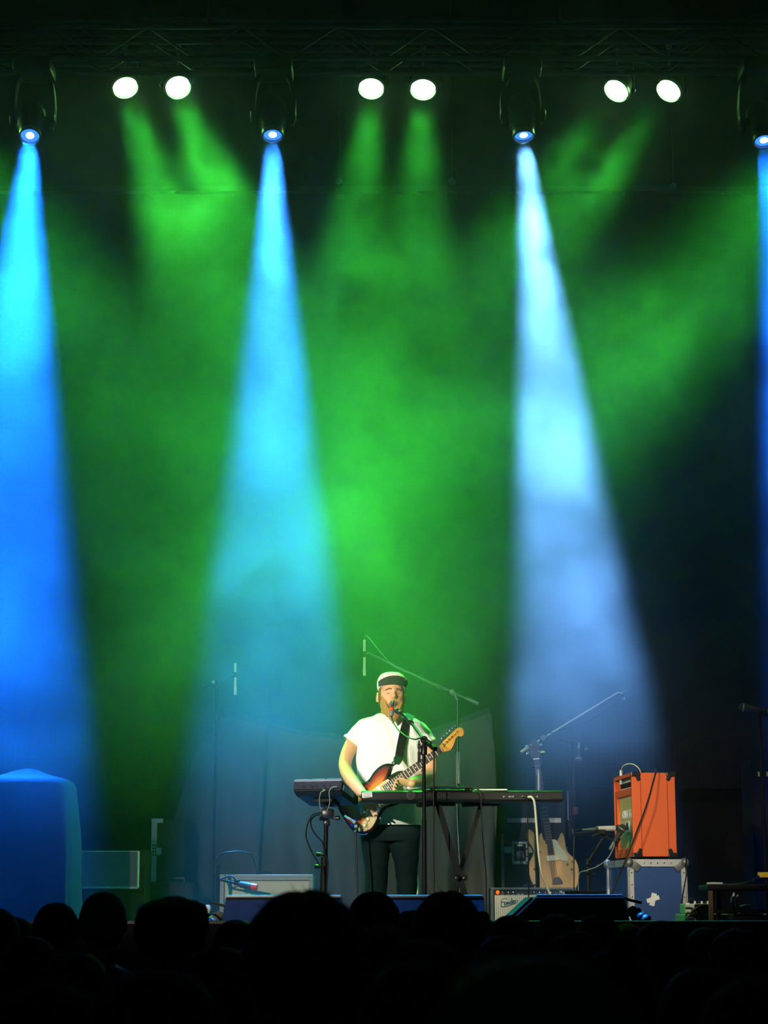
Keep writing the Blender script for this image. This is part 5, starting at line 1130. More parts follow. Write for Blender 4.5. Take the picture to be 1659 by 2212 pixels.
def add_hand(bm, wrist, fdir, back, thumb_side, curl, spread=0.16, sc=1.0, tcurl=0.5, tdir=None):
    """palm and five fingers: fdir from the wrist to the knuckles, back the outward normal of the hand's back, curl one bend per finger (radians per joint)"""
    f = fdir.normalized(); bk = (back - f*back.dot(f)).normalized(); sd = f.cross(bk).normalized()*thumb_side      # towards the thumb
    rg = []
    for (d, wd, tk) in ((-0.01, 0.024, 0.018), (0.02, 0.033, 0.017), (0.055, 0.040, 0.015), (0.085, 0.041, 0.012), (0.094, 0.036, 0.008)):
        rg.append(ell_ring(wrist + f*d*sc, wd*sc, tk*sc, 16, 0.8, sd, bk))
    bm_loft(bm, rg)
    for k, (off, ln, r) in enumerate(((0.029, 0.072, 0.0088), (0.010, 0.080, 0.0090), (-0.010, 0.074, 0.0086), (-0.028, 0.060, 0.0078))):
        p = wrist + f*0.082*sc + sd*off*sc; d = (f + sd*(off*spread/0.03)).normalized(); pts, rad = [p - d*0.02*sc, p], [r*sc, r*sc*1.05]; c = curl[k]
        for j, seg in enumerate((0.45, 0.31, 0.24)):
            ax = sd; d = Matrix.Rotation(c*(1.0 if j else 0.75), 3, ax) @ d if thumb_side*1 > 0 else Matrix.Rotation(-c*(1.0 if j else 0.75), 3, ax) @ d
            if d.dot(bk) > 0.3 and c > 0 and j == 0: pass
            p = p + d*ln*seg*sc; pts.append(p); rad.append(r*sc*(0.97 - 0.1*j))
        P = []; 
        bm_tube(bm, pts, rad, 10); bm_lathe(bm, [(rad[-1]*math.cos(R(a)), rad[-1]*math.sin(R(a))) for a in range(-80, 81, 20)], pts[-1], (0, 0, 1), 8)
    p = wrist + f*0.025*sc + sd*0.026*sc; d = (tdir.normalized() if tdir is not None else (f*0.6 + sd*0.75 - bk*0.25).normalized())
    pts = [p - d*0.01, p + d*0.03*sc, p + d*0.058*sc - bk*0.006*tcurl, p + d*0.085*sc + f*0.012*tcurl - bk*0.012*tcurl]
    bm_tube(bm, pts, [0.013*sc, 0.012*sc, 0.0105*sc, 0.009*sc], 10); bm_lathe(bm, [(0.009*math.cos(R(a)), 0.009*math.sin(R(a))) for a in range(-80, 81, 20)], pts[-1], (0, 0, 1), 8)
def fuse(bm, voxel, smooth=2, wrinkle=None):
    """one continuous surface from overlapping closed pieces"""
    bmesh.ops.recalc_face_normals(bm, faces=bm.faces)
    me = bpy.data.meshes.new('fuse'); bm.to_mesh(me); bm.free()
    o = bpy.data.objects.new('fuse', me); C.objects.link(o)
    md = o.modifiers.new('r', 'REMESH'); md.mode = 'VOXEL'; md.voxel_size = voxel
    if smooth: sm = o.modifiers.new('s', 'SMOOTH'); sm.factor = 0.5; sm.iterations = smooth
    me2 = bpy.data.meshes.new_from_object(o.evaluated_get(bpy.context.evaluated_depsgraph_get()))
    bpy.data.objects.remove(o); bpy.data.meshes.remove(me)
    b = bm_new(); b.from_mesh(me2); bpy.data.meshes.remove(me2)
    if wrinkle:
        b.normal_update()
        for v in b.verts: v.co += v.normal*wrinkle(v.co)
    return b

M['skin'] = mat('skin', (0.64, 0.36, 0.19), 0.5, spec=0.35, var=0.05, vscale=30)
M['shirt'] = mat('white_cotton', (0.82, 0.81, 0.77), 0.85, spec=0.2, bump=0.08, bscale=220)
M['jeans'] = mat('haze_tinted_denim', (0.006, 0.018, 0.019), 0.85, spec=0.15, var=0.15, vscale=30, bump=0.1, bscale=300)  # dark denim, with the teal veil of the stage haze mixed into its colour
M['beard'] = mat('ginger_beard', (0.40, 0.23, 0.065), 0.75, spec=0.2, var=0.3, vscale=120, bump=0.6, bscale=250)
M['brow'] = mat('brown_brow', (0.16, 0.075, 0.03), 0.8)
M['lip'] = mat('lip', (0.45, 0.14, 0.10), 0.45)
M['cap_white'] = mat('white_cap_cloth', (0.83, 0.81, 0.78), 0.85, bump=0.1, bscale=250)
M['cap_red'] = mat('dusty_red_brim', (0.38, 0.10, 0.075), 0.8)
M['cap_under'] = mat('dark_green_underbrim', (0.05, 0.09, 0.06), 0.85)
M['leather'] = mat('black_leather', (0.012, 0.012, 0.012), 0.5, spec=0.25, bump=0.2, bscale=150)

# ================================================================ the singer
YS0 = 12.06
def singer():
    t = thing('person', 'singer in white t-shirt and cap playing a sunburst guitar at the keyboard', 'person', (at(843, 2067, YS0).x, YS0, 0))
    A = at
    def ring(py, xl, xr, hd, Yc=YS0, k=1.0, e=0.85, n=32):
        a, c = A(xl, py, Yc), A(xr, py, Yc); return ell_ring((a + c)/2, (c.x - a.x)/2*k, hd*k, n, e)
    TORSO = [(1542, 818, 874, .060), (1546, 806, 886, .075), (1552, 792, 900, .090), (1562, 777, 914, .108), (1590, 769, 919, .122), (1620, 769, 917, .125), (1660, 772, 914, .122), (1700, 773, 911, .122), (1740, 772, 911, .128), (1768, 771, 913, .136), (1779, 771, 914, .138)]
    LEGS = [[(1790, 777, 846, .105), (1830, 780, 842, .095), (1870, 785, 840, .085), (1905, 788, 838, .072), (1950, 787, 833, .064), (2000, 789, 831, .060), (2052, 791, 828, .054)],
            [(1790, 840, 909, .105), (1830, 844, 906, .095), (1870, 851, 903, .085), (1905, 856, 901, .072), (1950, 858, 899, .064), (2000, 860, 898, .060), (2052, 861, 896, .054)]]
    HIPS = [(1764, 779, 906, .112), (1778, 777, 908, .118), (1800, 777, 909, .118), (1818, 781, 906, .10)]
    # --- head placement
    HC = A(845.5, 1505, 11.98)
    mh = Matrix.Translation(HC) @ Matrix.Rotation(R(9), 4, 'Z') @ Matrix.Rotation(R(-4), 4, 'X') @ Matrix.Rotation(R(2), 4, 'Y') @ Matrix.Scale(1.03, 4)
    # --- skin: one continuous body
    b = bm_new()
    add_head(b, mh)
    limb_tube(b, [A(845, 1570, 12.08), A(845, 1548, 12.06), A(845, 1520, 12.02)], [0.062, 0.056, 0.056])
    bm_loft(b, [ring(*q[:3], q[3], k=0.84) for q in TORSO]); bm_loft(b, [ring(*q, k=0.8) for q in HIPS[:3]])
    for L in LEGS: bm_loft(b, [ring(*q, YS0 + 0.02, 0.85, 1.0) for q in L])
    sR, eR, wR = A(781, 1579, 12.06), A(745, 1653, 11.96), A(790, 1721, 11.705)
    limb_tube(b, [sR, A(760, 1608, 12.04), eR, A(763, 1690, 11.82), wR], [0.046, 0.046, 0.040, 0.040, 0.028])
    sL, eL, wL = A(908, 1580, 12.07), A(929, 1668, 12.00), A(888, 1691, 11.70)
    limb_tube(b, [sL, A(924, 1615, 12.06), eL, A(912, 1684, 11.86), wL], [0.046, 0.046, 0.041, 0.043, 0.029])
    # right hand over the strings, left hand round the neck
    add_hand(b, wR, (A(806, 1741, 11.73) - wR), Vector((-0.35, -0.85, 0.35)), 1, (0.55, 0.6, 0.65, 0.7), 0.1, 0.92)
    kn = A(866, 1689, 11.69)
    add_hand(b, wL, (kn - wL), Vector((0.25, -0.55, -0.8)), -1, (0.72, 0.78, 0.8, 0.85), 0.12, 0.92, tdir=Vector((-0.25, 0.45, 0.9)))
    bb = fuse(b, 0.0045, 1); obj('body', bb, M['skin'], t, 'all')
    # --- clothes
    b = bm_new(); bm_loft(b, [ring(*q) for q in TORSO])
    limb_tube(b, [A(795, 1574, 12.06), A(781, 1579, 12.055), A(772, 1588, 12.05)], [0.064, 0.063, 0.058])
    bm_tube(b, [A(775, 1585, 12.052), A(766, 1595, 12.048), A(758, 1604, 12.044)], [0.059, 0.059, 0.061], 20)
    limb_tube(b, [A(893, 1574, 12.07), A(905, 1580, 12.07), A(914, 1588, 12.068)], [0.064, 0.062, 0.056])
    bm_tube(b, [A(912, 1585, 12.068), A(919, 1596, 12.066), A(924, 1606, 12.065)], [0.057, 0.056, 0.057], 20)
    nz = lambda p: 0.008*noise.noise(p*8) + 0.009*noise.noise(Vector((p.x*20 + p.z*9, p.y*14, p.z*6 - p.x*5))) + 0.004*max(0, 1 - abs(p.z - 0.98)*6)*math.sin(p.x*60 + p.z*30)
    bb = fuse(b, 0.008, 3, nz)
    # trim cleanly: sleeve hems and neckline stay, flat hem below
    sh = obj('t_shirt', bb, M['shirt'], t, 'all')
    for (p0, p1, rr) in ((A(761, 1600.5, 12.0455), A(758, 1604, 12.044), 0.0595), (A(922.3, 1602.5, 12.066), A(924, 1606, 12.065), 0.0560)):
        b = bm_new(); d = p1 - p0; bm_lathe(b, [(rr, -0.006), (rr + 0.002, -0.002), (rr + 0.002, 0.012), (rr - 0.003, 0.015)], p0, d, 24, False); o = obj('sleeve_hem', b, M['shirt'], sh, True)
    b = bm_new(); q = [ring(1773, 770, 914.5, .139), ring(1779, 769.5, 915, .140), ring(1783, 770, 914.5, .139)]; bm_loft(b, q, False); obj('bottom_hem', b, M['shirt'], sh, True)
    b = bm_new(); cl = []
    for k in range(36):
        th = 2*PI*k/36; c = A(845, 1547, 12.055); cl.append(c + Vector((0.073*math.sin(th), -0.070*math.cos(th), -0.018*(0.5 + 0.5*math.cos(th)) + 0.008)))
    bm_tube(b, cl + [cl[0]], 0.0065, 8, False); obj('collar', b, M['shirt'], sh, True)
    b = bm_new(); bm_loft(b, [ring(*q) for q in HIPS])
    for L in LEGS: bm_loft(b, [ring(*q, YS0 + 0.02, 1.0, 1.0) for q in L])
    nz2 = lambda p: 0.004*noise.noise(p*10) + 0.004*noise.noise(Vector((p.x*12, p.y*8, p.z*25)))
    tr = obj('trousers', fuse(b, 0.008, 3, nz2), M['jeans'], t, 'all')
    for (px, s) in ((809, -1), (879, 1)):
        b = bm_new(); c = Vector((A(px, 2060, YS0).x, YS0, 0)); rg = []
        for (y, w, h) in ((0.10, 0.030, 0.06), (0.07, 0.038, 0.085), (0.0, 0.041, 0.10), (-0.06, 0.043, 0.075), (-0.12, 0.046, 0.055), (-0.165, 0.038, 0.045), (-0.19, 0.02, 0.035)):
            rg.append([Vector((c.x + w*math.cos(2*PI*k/16) + s*0.02*(-y)/0.1, c.y + y, max(0.002, h*0.5 + h*0.5*math.sin(2*PI*k/16)))) for k in range(16)])
        bm_loft(b, rg); so = obj('shoe', b, M['leather'], t, True)
        b = bm_new(); bm_loft(b, [[Vector((c.x + s*0.02*(-y)/0.1 + sx*w, c.y + y, z)) for sx, z in ((-1, 0.001), (1, 0.001), (1, 0.018), (-1, 0.018))] for (y, w) in ((0.105, 0.028), (0.0, 0.043), (-0.12, 0.048), (-0.19, 0.024))]); obj('sole', b, M['white'], so)
    # --- face details
    for s in (-1, 1):
        b = bm_new(); pts = []; rad = []
        for k in range(7):
            x = s*(0.014 + 0.006*k); z = 0.031 + 0.005*math.sin(k/6*PI) - 0.0012*k
            p = head_surf(math.asin(max(-1, min(1, x/0.0755))), math.asin(z/0.118)); pts.append(mh @ (p + Vector((0, -0.0015, 0)))); rad.append(0.0042 - 0.0004*abs(k - 2))
        bm_tube(b, pts, rad, 8); obj('eyebrow', b, M['brow'], t, True)
        b = bm_new(); pts = []
        for k in range(7):
            x = s*(0.021 + 0.0035*k); z = 0.009 - 0.004*math.sin(k/6*PI)
            p = head_surf(math.asin(x/0.0765), math.asin(z/0.118)); pts.append(mh @ (p + Vector((0, -0.0008, 0))))
        bm_tube(b, pts, [0.0008] + [0.0016]*5 + [0.0008], 6); obj('eyelash', b, M['brow'], t, True)
    b = bm_new(); bm_lathe(b, [(0.017*math.cos(R(a)), 0.008*math.sin(R(a))) for a in range(-80, 81, 20)], (0, 0, 0), (0, 1, 0), 16)
    b.transform(mh @ Matrix.Translation((0, -0.0905, -0.0575)) @ Matrix.Diagonal((1.0, 1.0, 0.72, 1))); obj('mouth', b, M['lip'], t, True)
    # beard: a shell round the jaw, long at the chin
    LUT = [(-0.19, .004, .004, .075), (-0.172, .012, .016, .072), (-0.158, .030, .034, .060), (-0.14, .048, .056, .046), (-0.118, .064, .078, .026), (-0.10, .070, .094, .012), (-0.08, .073, .101, .003), (-0.05, .076, .099, 0), (0.0, .0785, .096, 0), (0.05, .079, .095, 0)]
    def lut(z, c):
        for p_, q_ in zip(LUT, LUT[1:]):
            if z <= q_[0]:
                f = min(1, max(0, (z - p_[0])/(q_[0] - p_[0]))); return p_[c] + (q_[c] - p_[c])*f
        return LUT[-1][c]
    def shell(name, th0, th1, ztop, zbot, thick, n=40, mrow=16, seedv=0.0):
        b = bm_new(); outer, inner = [], []
        for i in range(n + 1):
            th = th0 + (th1 - th0)*i/n; ro, ri = [], []
            for j in range(mrow + 1):
                v = j/mrow; z = ztop(th)*(1 - v) + zbot(th)*v
                W_, D_, Y_ = lut(z, 1), lut(z, 2), lut(z, 3); out = Vector((W_*math.sin(th), -(Y_ + D_*math.cos(th)), z))
                hs = head_surf(th, math.asin(max(z, -0.095)/0.118), False); hs.z = z
                u = min(1, v*4)*min(1, (1.42 - abs(th))*5); u = u*u*(3 - 2*u)
                nn = 0.003*noise.noise(Vector((th*8, z*50, seedv)))*u
                o_ = hs.lerp(out, u) if z > -0.095 else out; r = Vector((o_.x, o_.y, 0)).normalized()
                ro.append(o_ + r*(0.0015 + nn)); ri.append(Vector((hs.x*0.86, hs.y*0.84, z)) if z > -0.095 else Vector((out.x*0.6, out.y*0.75 - 0.01, z)))
            outer.append(ro); inner.append(ri)
        rings = [o_ + i_[::-1] for o_, i_ in zip(outer, inner)]
        bm_loft(b, [[mh @ q for q in r] for r in rings]); return obj(name, b, M['beard'], t, 'all')
    sm = lambda e0, e1, x: (lambda u: u*u*(3 - 2*u))(min(1, max(0, (x - e0)/(e1 - e0))))
    zt = lambda th: -0.074 + 0.060*sm(0.25, 1.0, abs(th)) + 0.004*math.sin(th*17)
    zb = lambda th: -0.170 + 0.062*sm(0.3, 1.4, abs(th)) + 0.006*math.sin(th*23)
    shell('beard', -1.38, 1.38, zt, zb, 0.013)
    b = bm_new()
    for s in (-1, 1):
        pts, rad = [], []
        for k in range(7):
            u = k/6; x = s*(0.002 + 0.034*u); z = -0.041 - 0.034*u*u; p = head_surf(math.asin(x/0.072), math.asin(z/0.118)); pts.append(mh @ (p + Vector((0, -0.002, 0)))); rad.append(0.0065*(1 - 0.35*u))
        bm_tube(b, pts, rad, 8)
    obj('moustache', b, M['beard'], t, True)
    # hair at the temples and nape
    b = bm_new(); rg = []
    for j in range(7):
        ph = R(-34 + j*13); rg.append([mh @ head_surf(PI + (k/24 - 0.5)*2*1.95, ph, False, 0.006 + 0.0015*noise.noise(Vector((k, j, 1.0)))) for k in range(25)] + [mh @ head_surf(PI + (0.5 - k/24)*2*1.95, ph, False, -0.006) for k in range(25)])
    bm_loft(b, rg); obj('hair', b, M['brow'], t, True)
    # cap: crown, button, brim
    b = bm_new(); rg = []; n = 48
    for (z, w, f, k_) in ((0.028, 0.96, 0.93, 0), (0.05, 1.06, 1.03, 1), (0.075, 1.08, 1.05, 1), (0.098, 1.05, 1.03, 1), (0.116, 0.96, 0.95, 1), (0.133, 0.82, 0.80, 1), (0.143, 0.58, 0.55, 1), (0.148, 0.25, 0.25, 1), (0.149, 0.03, 0.03, 1)):
        r = []
        for k in range(n):
            th = 2*PI*k/n; fr = 0.5 + 0.5*math.cos(th)
            x = 0.083*w*math.sin(th); y = -(0.098 if math.cos(th) > 0 else 0.106)*f*math.cos(th)
            zz = z + (0.046*fr - 0.020*(1 - fr))*(1 - min(1, max(0, (z - 0.028)/0.05)))
            r.append(mh @ Vector((x, y, zz)))
        rg.append(r)
    bm_loft(b, rg); cp = obj('cap', b, M['cap_white'], t, 'all')
    for q in range(5):
        th0 = 2*PI*(q + 0.5)/5; bb_ = bm_new(); bm_tube(bb_, [mh @ Vector((0.083*w_*math.sin(th0)*1.005, -(0.098 if math.cos(th0) > 0 else 0.106)*w_*math.cos(th0)*1.005, z_)) for z_, w_ in ((0.088, 1.04), (0.098, 1.03), (0.116, 0.96), (0.133, 0.81), (0.143, 0.57), (0.149, 0.1))], 0.0016, 6); obj('seam', bb_, M['cap_white'], cp, True)
    b = bm_new(); bm_lathe(b, [(0.008, 0), (0.006, 0.005), (0.001, 0.006)], mh @ Vector((0, 0.0, 0.148)), (0, 0, 1), 12); obj('button', b, M['cap_white'], cp, True)
    for sgn, off, mt_, nm in ((1, 0.0, 'cap_red', 'brim'), (-1, -0.004, 'cap_under', 'underbrim')):
        b = bm_new(); top, bot = [], []
        for j in range(8):
            v = j/7; r1, r2 = [], []
            for k in range(25):
                th = R(-80 + 160*k/24); p0 = Vector((0.0835*math.sin(th), -0.0985*math.cos(th), 0.058 + 0.010*math.cos(th)))
                ext = 0.066*(math.cos(th)**0.45 if math.cos(th) > 0 else 0)
                p = p0 + Vector((0.10*p0.x*v, -ext*v, 0.0 + 0.033*v - 0.012*(math.sin(th)**2)*v + off)); r1.append(p); r2.append(p - Vector((0, 0, 0.0038)))
            top.append(r1); bot.append(r2)
        bm_loft(b, [[mh @ q for q in a_ + c_[::-1]] for a_, c_ in zip(top, bot)]); obj(nm, b, M[mt_], cp, True)
    return t, mh
SINGER, MH = singer()

# ================================================================ the sunburst guitar
def burst_mat():
    m = mat('sunburst_lacquer', (0.3, 0.05, 0.02), 0.12, spec=0.6); nt = m.node_tree; b = nt.nodes['Principled BSDF']
    at_ = nt.nodes.new('ShaderNodeAttribute'); at_.attribute_name = 'edge'
    r = nt.nodes.new('ShaderNodeValToRGB'); cr = r.color_ramp
    cr.elements[0].position = 0.12; cr.elements[0].color = (0.008, 0.005, 0.004, 1); cr.elements[1].position = 0.95; cr.elements[1].color = (0.75, 0.30, 0.04, 1)
    e = cr.elements.new(0.5); e.color = (0.33, 0.03, 0.012, 1)
    nt.links.new(at_.outputs['Fac'], r.inputs[0]); nt.links.new(r.outputs[0], b.inputs['Base Color']); b.inputs['Coat Weight'].default_value = 0.5; return m
M['burst'] = burst_mat()
M['maple'] = mat('amber_maple', (0.78, 0.40, 0.07), 0.3, var=0.06)
M['parchment'] = mat('parchment_pickguard', (0.62, 0.52, 0.26), 0.4)
def strat():
    B = at(781, 1742, 11.83); lo, hi = 11.2, 11.83
    for _ in range(50):
        mid = (lo + hi)/2
        if (at(954, 1618, mid) - B).length > 0.648: lo = mid
        else: hi = mid
    N = at(954, 1618, hi); x = (N - B).normalized(); fw = Vector((0.05, -1, 0.10)); z = (fw - x*fw.dot(x)).normalized(); y = z.cross(x).normalized()
    m = Matrix((x, y, z)).transposed().to_4x4(); m.translation = B
    t = thing('electric_guitar', 'sunburst electric guitar with pale pickguard slung on the singer', 'guitar', B)
    OUT = [(-.148, .02), (-.140, .085), (-.105, .140), (-.050, .162), (.010, .152), (.060, .122), (.100, .107), (.140, .110), (.185, .126), (.235, .134), (.280, .128), (.312, .108), (.316, .094), (.296, .082), (.268, .062), (.248, .036), (.244, -.034), (.252, -.050), (.268, -.074), (.262, -.100), (.238, -.116), (.205, -.118), (.165, -.106), (.120, -.098), (.080, -.106), (.030, -.138), (-.030, -.160), (-.085, -.152), (-.125, -.118), (-.146, -.06)]
    ol = [(v.x, v.y) for v in catmull([Vector((a, c, 0)) for a, c in OUT], 5, True)]
    cx, cyy = 0.04, 0.0
    b = bm_new(); lay = b.verts.layers.float.new('edge'); rings = []; T = 0.044
    import mathutils
    nrm = []
    for i in range(len(ol)):
        a, c = Vector(ol[i-1]), Vector(ol[(i+1) % len(ol)]); d = (c - a).normalized(); nrm.append(Vector((-d.y, d.x)))
    area = sum(ol[i-1][0]*ol[i][1] - ol[i][0]*ol[i-1][1] for i in range(len(ol))); sg = 1 if area > 0 else -1
    def ringv(ins, zz, ev, mix=0.0):
        r = []
        for (px, py), n_ in zip(ol, nrm):
            q = Vector((px, py)) + n_*sg*ins; q = q.lerp(Vector((cx + 0.35*(px - cx), cyy + 0.12*(py - cyy))), mix)
            v = b.verts.new(m @ Vector((q.x, q.y, zz))); v[lay] = ev; r.append(v)
        return r
    rs = [ringv(0.02, -T, 0, 0.4), ringv(0.006, -T, 0), ringv(0, -T + 0.006, 0), ringv(0, -0.006, 0.0), ringv(0.006, 0, 0.05), ringv(0.012, 0, 0.15), ringv(0.012, 0.0, 0.45, 0.22), ringv(0.012, 0, 0.75, 0.5), ringv(0.012, 0, 1.0, 0.85)]
    for a, c in zip(rs, rs[1:]):
        for k in range(len(a)): b.faces.new((a[k], a[(k+1) % len(a)], c[(k+1) % len(a)], c[k]))
    b.faces.new(rs[0][::-1]); b.faces.new(rs[-1])
    obj('body', b, M['burst'], t, True)
    PG = [(.250, .034), (.235, .043), (.205, .045), (.165, .044), (.110, .043), (.055, .042), (.030, .036), (.022, .0), (.020, -.045), (-.010, -.070), (-.060, -.085), (-.105, -.085), (-.112, -.100), (-.085, -.128), (-.030, -.142), (.030, -.122), (.080, -.090), (.120, -.080), (.165, -.088), (.205, -.100), (.240, -.098), (.252, -.078), (.240, -.050), (.236, -.034)]
    pg = [(v.x, v.y) for v in catmull([Vector((a, c, 0)) for a, c in PG], 3, True)]
    def plate(name, pts, z0, z1, mt, par=t):
        bb = bm_new(); a = [bb.verts.new(m @ Vector((p, q, z0))) for p, q in pts]; c = [bb.verts.new(m @ Vector((p, q, z1))) for p, q in pts]
        bb.faces.new(a[::-1]); bb.faces.new(c); n = len(a)
        for k in range(n): bb.faces.new((a[k], a[(k+1) % n], c[(k+1) % n], c[k]))
        return obj(name, bb, mt, par)
    pgo = plate('pickguard', pg, 0.0005, 0.0035, M['parchment'])
    def lbox(name, c, s, mt, par=t, rz=0.0, bev=0.002):
        bb = bm_new(); bm_box(bb, (0, 0, 0), s, (0, 0, rz), bev); bmesh.ops.translate(bb, vec=Vector(c), verts=bb.verts); bb.transform(m); return obj(name, bb, mt, par)
    def llathe(name, prof, o_, d, mt, par=t, seg=14):
        bb = bm_new(); bm_lathe(bb, prof, o_, d, seg); bb.transform(m); return obj(name, bb, mt, par, True)
    for (px, rz) in ((0.045, R(-10)), (0.105, 0), (0.165, 0)): lbox('pickup', (px, 0, 0.007), (0.02, 0.085, 0.012), M['white'], t, rz, 0.004)
    for (px, py) in ((-0.005, -0.085), (-0.045, -0.105), (-0.085, -0.112)): llathe('knob', [(0.012, 0), (0.011, 0.014), (0.004, 0.016)], (px, py, 0.003), (0, 0, 1), M['cream'])
    br = lbox('bridge', (-0.012, 0, 0.006), (0.042, 0.085, 0.010), M['chrome'])
    for k in range(6): lbox('saddle', (0.0, -0.026 + 0.0104*k, 0.012), (0.016, 0.009, 0.006), M['chrome'], br, 0, 0.001)
    bb = bm_new(); bm_tube(bb, [(0.0, -0.034, 0.01), (0.01, -0.038, 0.03), (0.06, -0.045, 0.045), (0.13, -0.06, 0.048)], 0.003, 6); bb.transform(m); obj('tremolo_arm', bb, M['chrome'], t, True)
    lbox('jack_plate', (-0.10, -0.055, 0.003), (0.06, 0.026, 0.005), M['chrome'], t, R(20))
    llathe('strap_button', [(0.004, 0), (0.004, 0.008), (0.008, 0.010), (0.007, 0.014)], (-0.147, 0.0, -0.022), (-1, 0, 0), M['chrome']); llathe('strap_button', [(0.004, 0), (0.004, 0.008), (0.008, 0.010), (0.007, 0.014)], (0.314, 0.100, -0.022), (1, 0.2, 0), M['chrome'])
    # neck with fretboard
    def wdt(px): return 0.028 - 0.007*(px - 0.18)/(0.648 - 0.18)
    bb = bm_new(); bm_loft(bb, [[m @ Vector((px, sy*wdt(px), zz)) for sy, zz in ((-1, 0.006), (1, 0.006), (0.8, -0.010), (0.3, -0.017), (-0.3, -0.017), (-0.8, -0.010))] for px in (0.20, 0.35, 0.5, 0.650)]); nk = obj('neck', bb, M['maple'], t, True)
    bb = bm_new(); bm_loft(bb, [[m @ Vector((px, sy*wdt(px), zz)) for sy, zz in ((-1, 0.006), (1, 0.006), (0.96, 0.012), (-0.96, 0.012))] for px in (0.192, 0.40, 0.648)]); fb = obj('fretboard', bb, M['rosewood'], t)
    for k in range(1, 22):
        px = 0.648*2**(-k/12); lbox('fret', (px, 0, 0.0125), (0.0036, 2*wdt(px), 0.0022), M['fret'], fb, 0, 0)
        if k in (3, 5, 7, 9, 15, 17, 19): llathe('inlay', [(0.0, 0), (0.0035, 0), (0.0035, 0.0008), (0.0, 0.0008)], ((px + 0.648*2**(-(k-1)/12))/2, 0, 0.012), (0, 0, 1), M['white'], fb, 10)
        if k == 12:
            for s in (-0.012, 0.012): llathe('inlay', [(0.0, 0), (0.0035, 0), (0.0035, 0.0008), (0.0, 0.0008)], ((px + 0.648*2**(-11/12))/2, s, 0.012), (0, 0, 1), M['white'], fb, 10)
    lbox('nut', (0.6495, 0, 0.012), (0.004, 0.043, 0.006), M['white'], fb, 0, 0.001)
    HS = [(.652, .021), (.668, .026), (.690, .032), (.720, .036), (.760, .042), (.800, .047), (.822, .040), (.830, .022), (.826, .004), (.812, -.008), (.796, -.006), (.786, .004), (.766, .004), (.742, -.012), (.716, -.028), (.694, -.036), (.676, -.034), (.664, -.026), (.652, -.021)]
    hs = plate('headstock', [(v.x, v.y) for v in catmull([Vector((a, c, 0)) for a, c in HS], 3, True)], -0.012, 0.003, M['maple'])
    for k in range(6):
        px = 0.682 + 0.0235*k; py = 0.014 + 0.0028*k
        tn = llathe('tuner', [(0.0045, 0), (0.0045, 0.014), (0.003, 0.016)], (px, py, 0.003), (0, 0, 1), M['chrome'], hs, 10)
        bb = bm_new(); bm_tube(bb, [(px, py + 0.01, -0.006), (px, py + 0.034, -0.006)], 0.0025, 6); bm_box(bb, (px, py + 0.038, -0.006), (0.010, 0.012, 0.014), bevel=0.003); bb.transform(m); obj('tuner_key', bb, M['chrome'], hs, True)
        bb = bm_new(); yb = -0.026 + 0.0104*k; bm_tube(bb, [(0.0, yb, 0.016), (0.648, yb*0.68, 0.0155), (px, py - 0.003, 0.012)], 0.0004, 4); bb.transform(m); obj('string', bb, M['grey_metal'], t)
    # strap over the shoulder
    A = at
    path = catmull([m @ Vector((0.322, 0.10, -0.02)), A(861, 1638, 11.855), A(866, 1612, 11.895), A(872, 1582, 11.915), A(878, 1560, 11.945), A(884, 1548.5, 12.0), A(887, 1544, 12.06), A(882, 1548, 12.12), A(868, 1575, 12.185), A(840, 1630, 12.20), A(800, 1700, 12.195), A(772, 1735, 12.14), A(764, 1748, 12.05), A(762, 1755, 11.93), m @ Vector((-0.155, 0.0, -0.022))], 5)
    bb = bm_new(); rg = []
    for i, p in enumerate(path):
        d = (path[min(i+1, len(path)-1)] - path[max(i-1, 0)]).normalized(); c = A(845, 1640, 12.06); n_ = Vector((p.x - c.x, p.y - c.y, 0.25 if 20 < i < 35 else 0.0)); n_ = (n_ - d*n_.dot(d)).normalized(); w_ = d.cross(n_).normalized()
        hw = 0.027 if 2 < i < len(path) - 3 else 0.014
        rg.append([p + w_*sx*hw + n_*sn*0.0025 for sx, sn in ((-1, -1), (1, -1), (1, 1), (-1, 1))])
    bm_loft(bb, rg); obj('strap', bb, M['leather'], t, True)
    return m
M['fret'] = mat('nickel_fret', (0.75, 0.74, 0.66), 0.4, 0.2)
MG = strat()
jk = MG @ Vector((-0.125, -0.075, 0.006))
o = tube('guitar_cable', catmull([at(744, 1762, 11.74), at(756, 1770, 11.75), at(768, 1777, 11.76), at(770, 1779, 11.765), at(769, 1792, 11.76), at(768, 1810, 11.76), at(770, 1850, 11.76), at(772, 1930, 11.76), at(771, 2058, 11.76)], 6), 0.0055, M['cable']); tag(o, 'dark cable hanging from the sunburst guitar jack to the floor', 'cable')
bm_ = bm_new(); bm_tube(bm_, [at(744, 1762, 11.735), at(767, 1777, 11.75)], [0.006, 0.010], 8); pl = obj('jack_plug', bm_, M['mic_white'], o, True)
bm_ = bm_new(); bm_tube(bm_, [at(769, 1782, 11.755), at(768, 1797, 11.755)], [0.010, 0.007], 8); obj('cable_sleeve', bm_, M['mic_white'], o, True)
# loop of cable by his right shoe and small glints near the floor
o = tube('floor_cable', catmull([at(892, 1884, 12.5), at(901, 1893, 12.5), at(905, 1912, 12.5), at(902, 1930, 12.5), at(896, 1942, 12.5), at(893, 1990, 12.5), Vector((at(900, 2000, 12.5).x, 12.5, 0.01))], 6), 0.007, M['cable_pale']); tag(o, 'thick pale cable loop standing beside the singer\'s leg', 'cable')
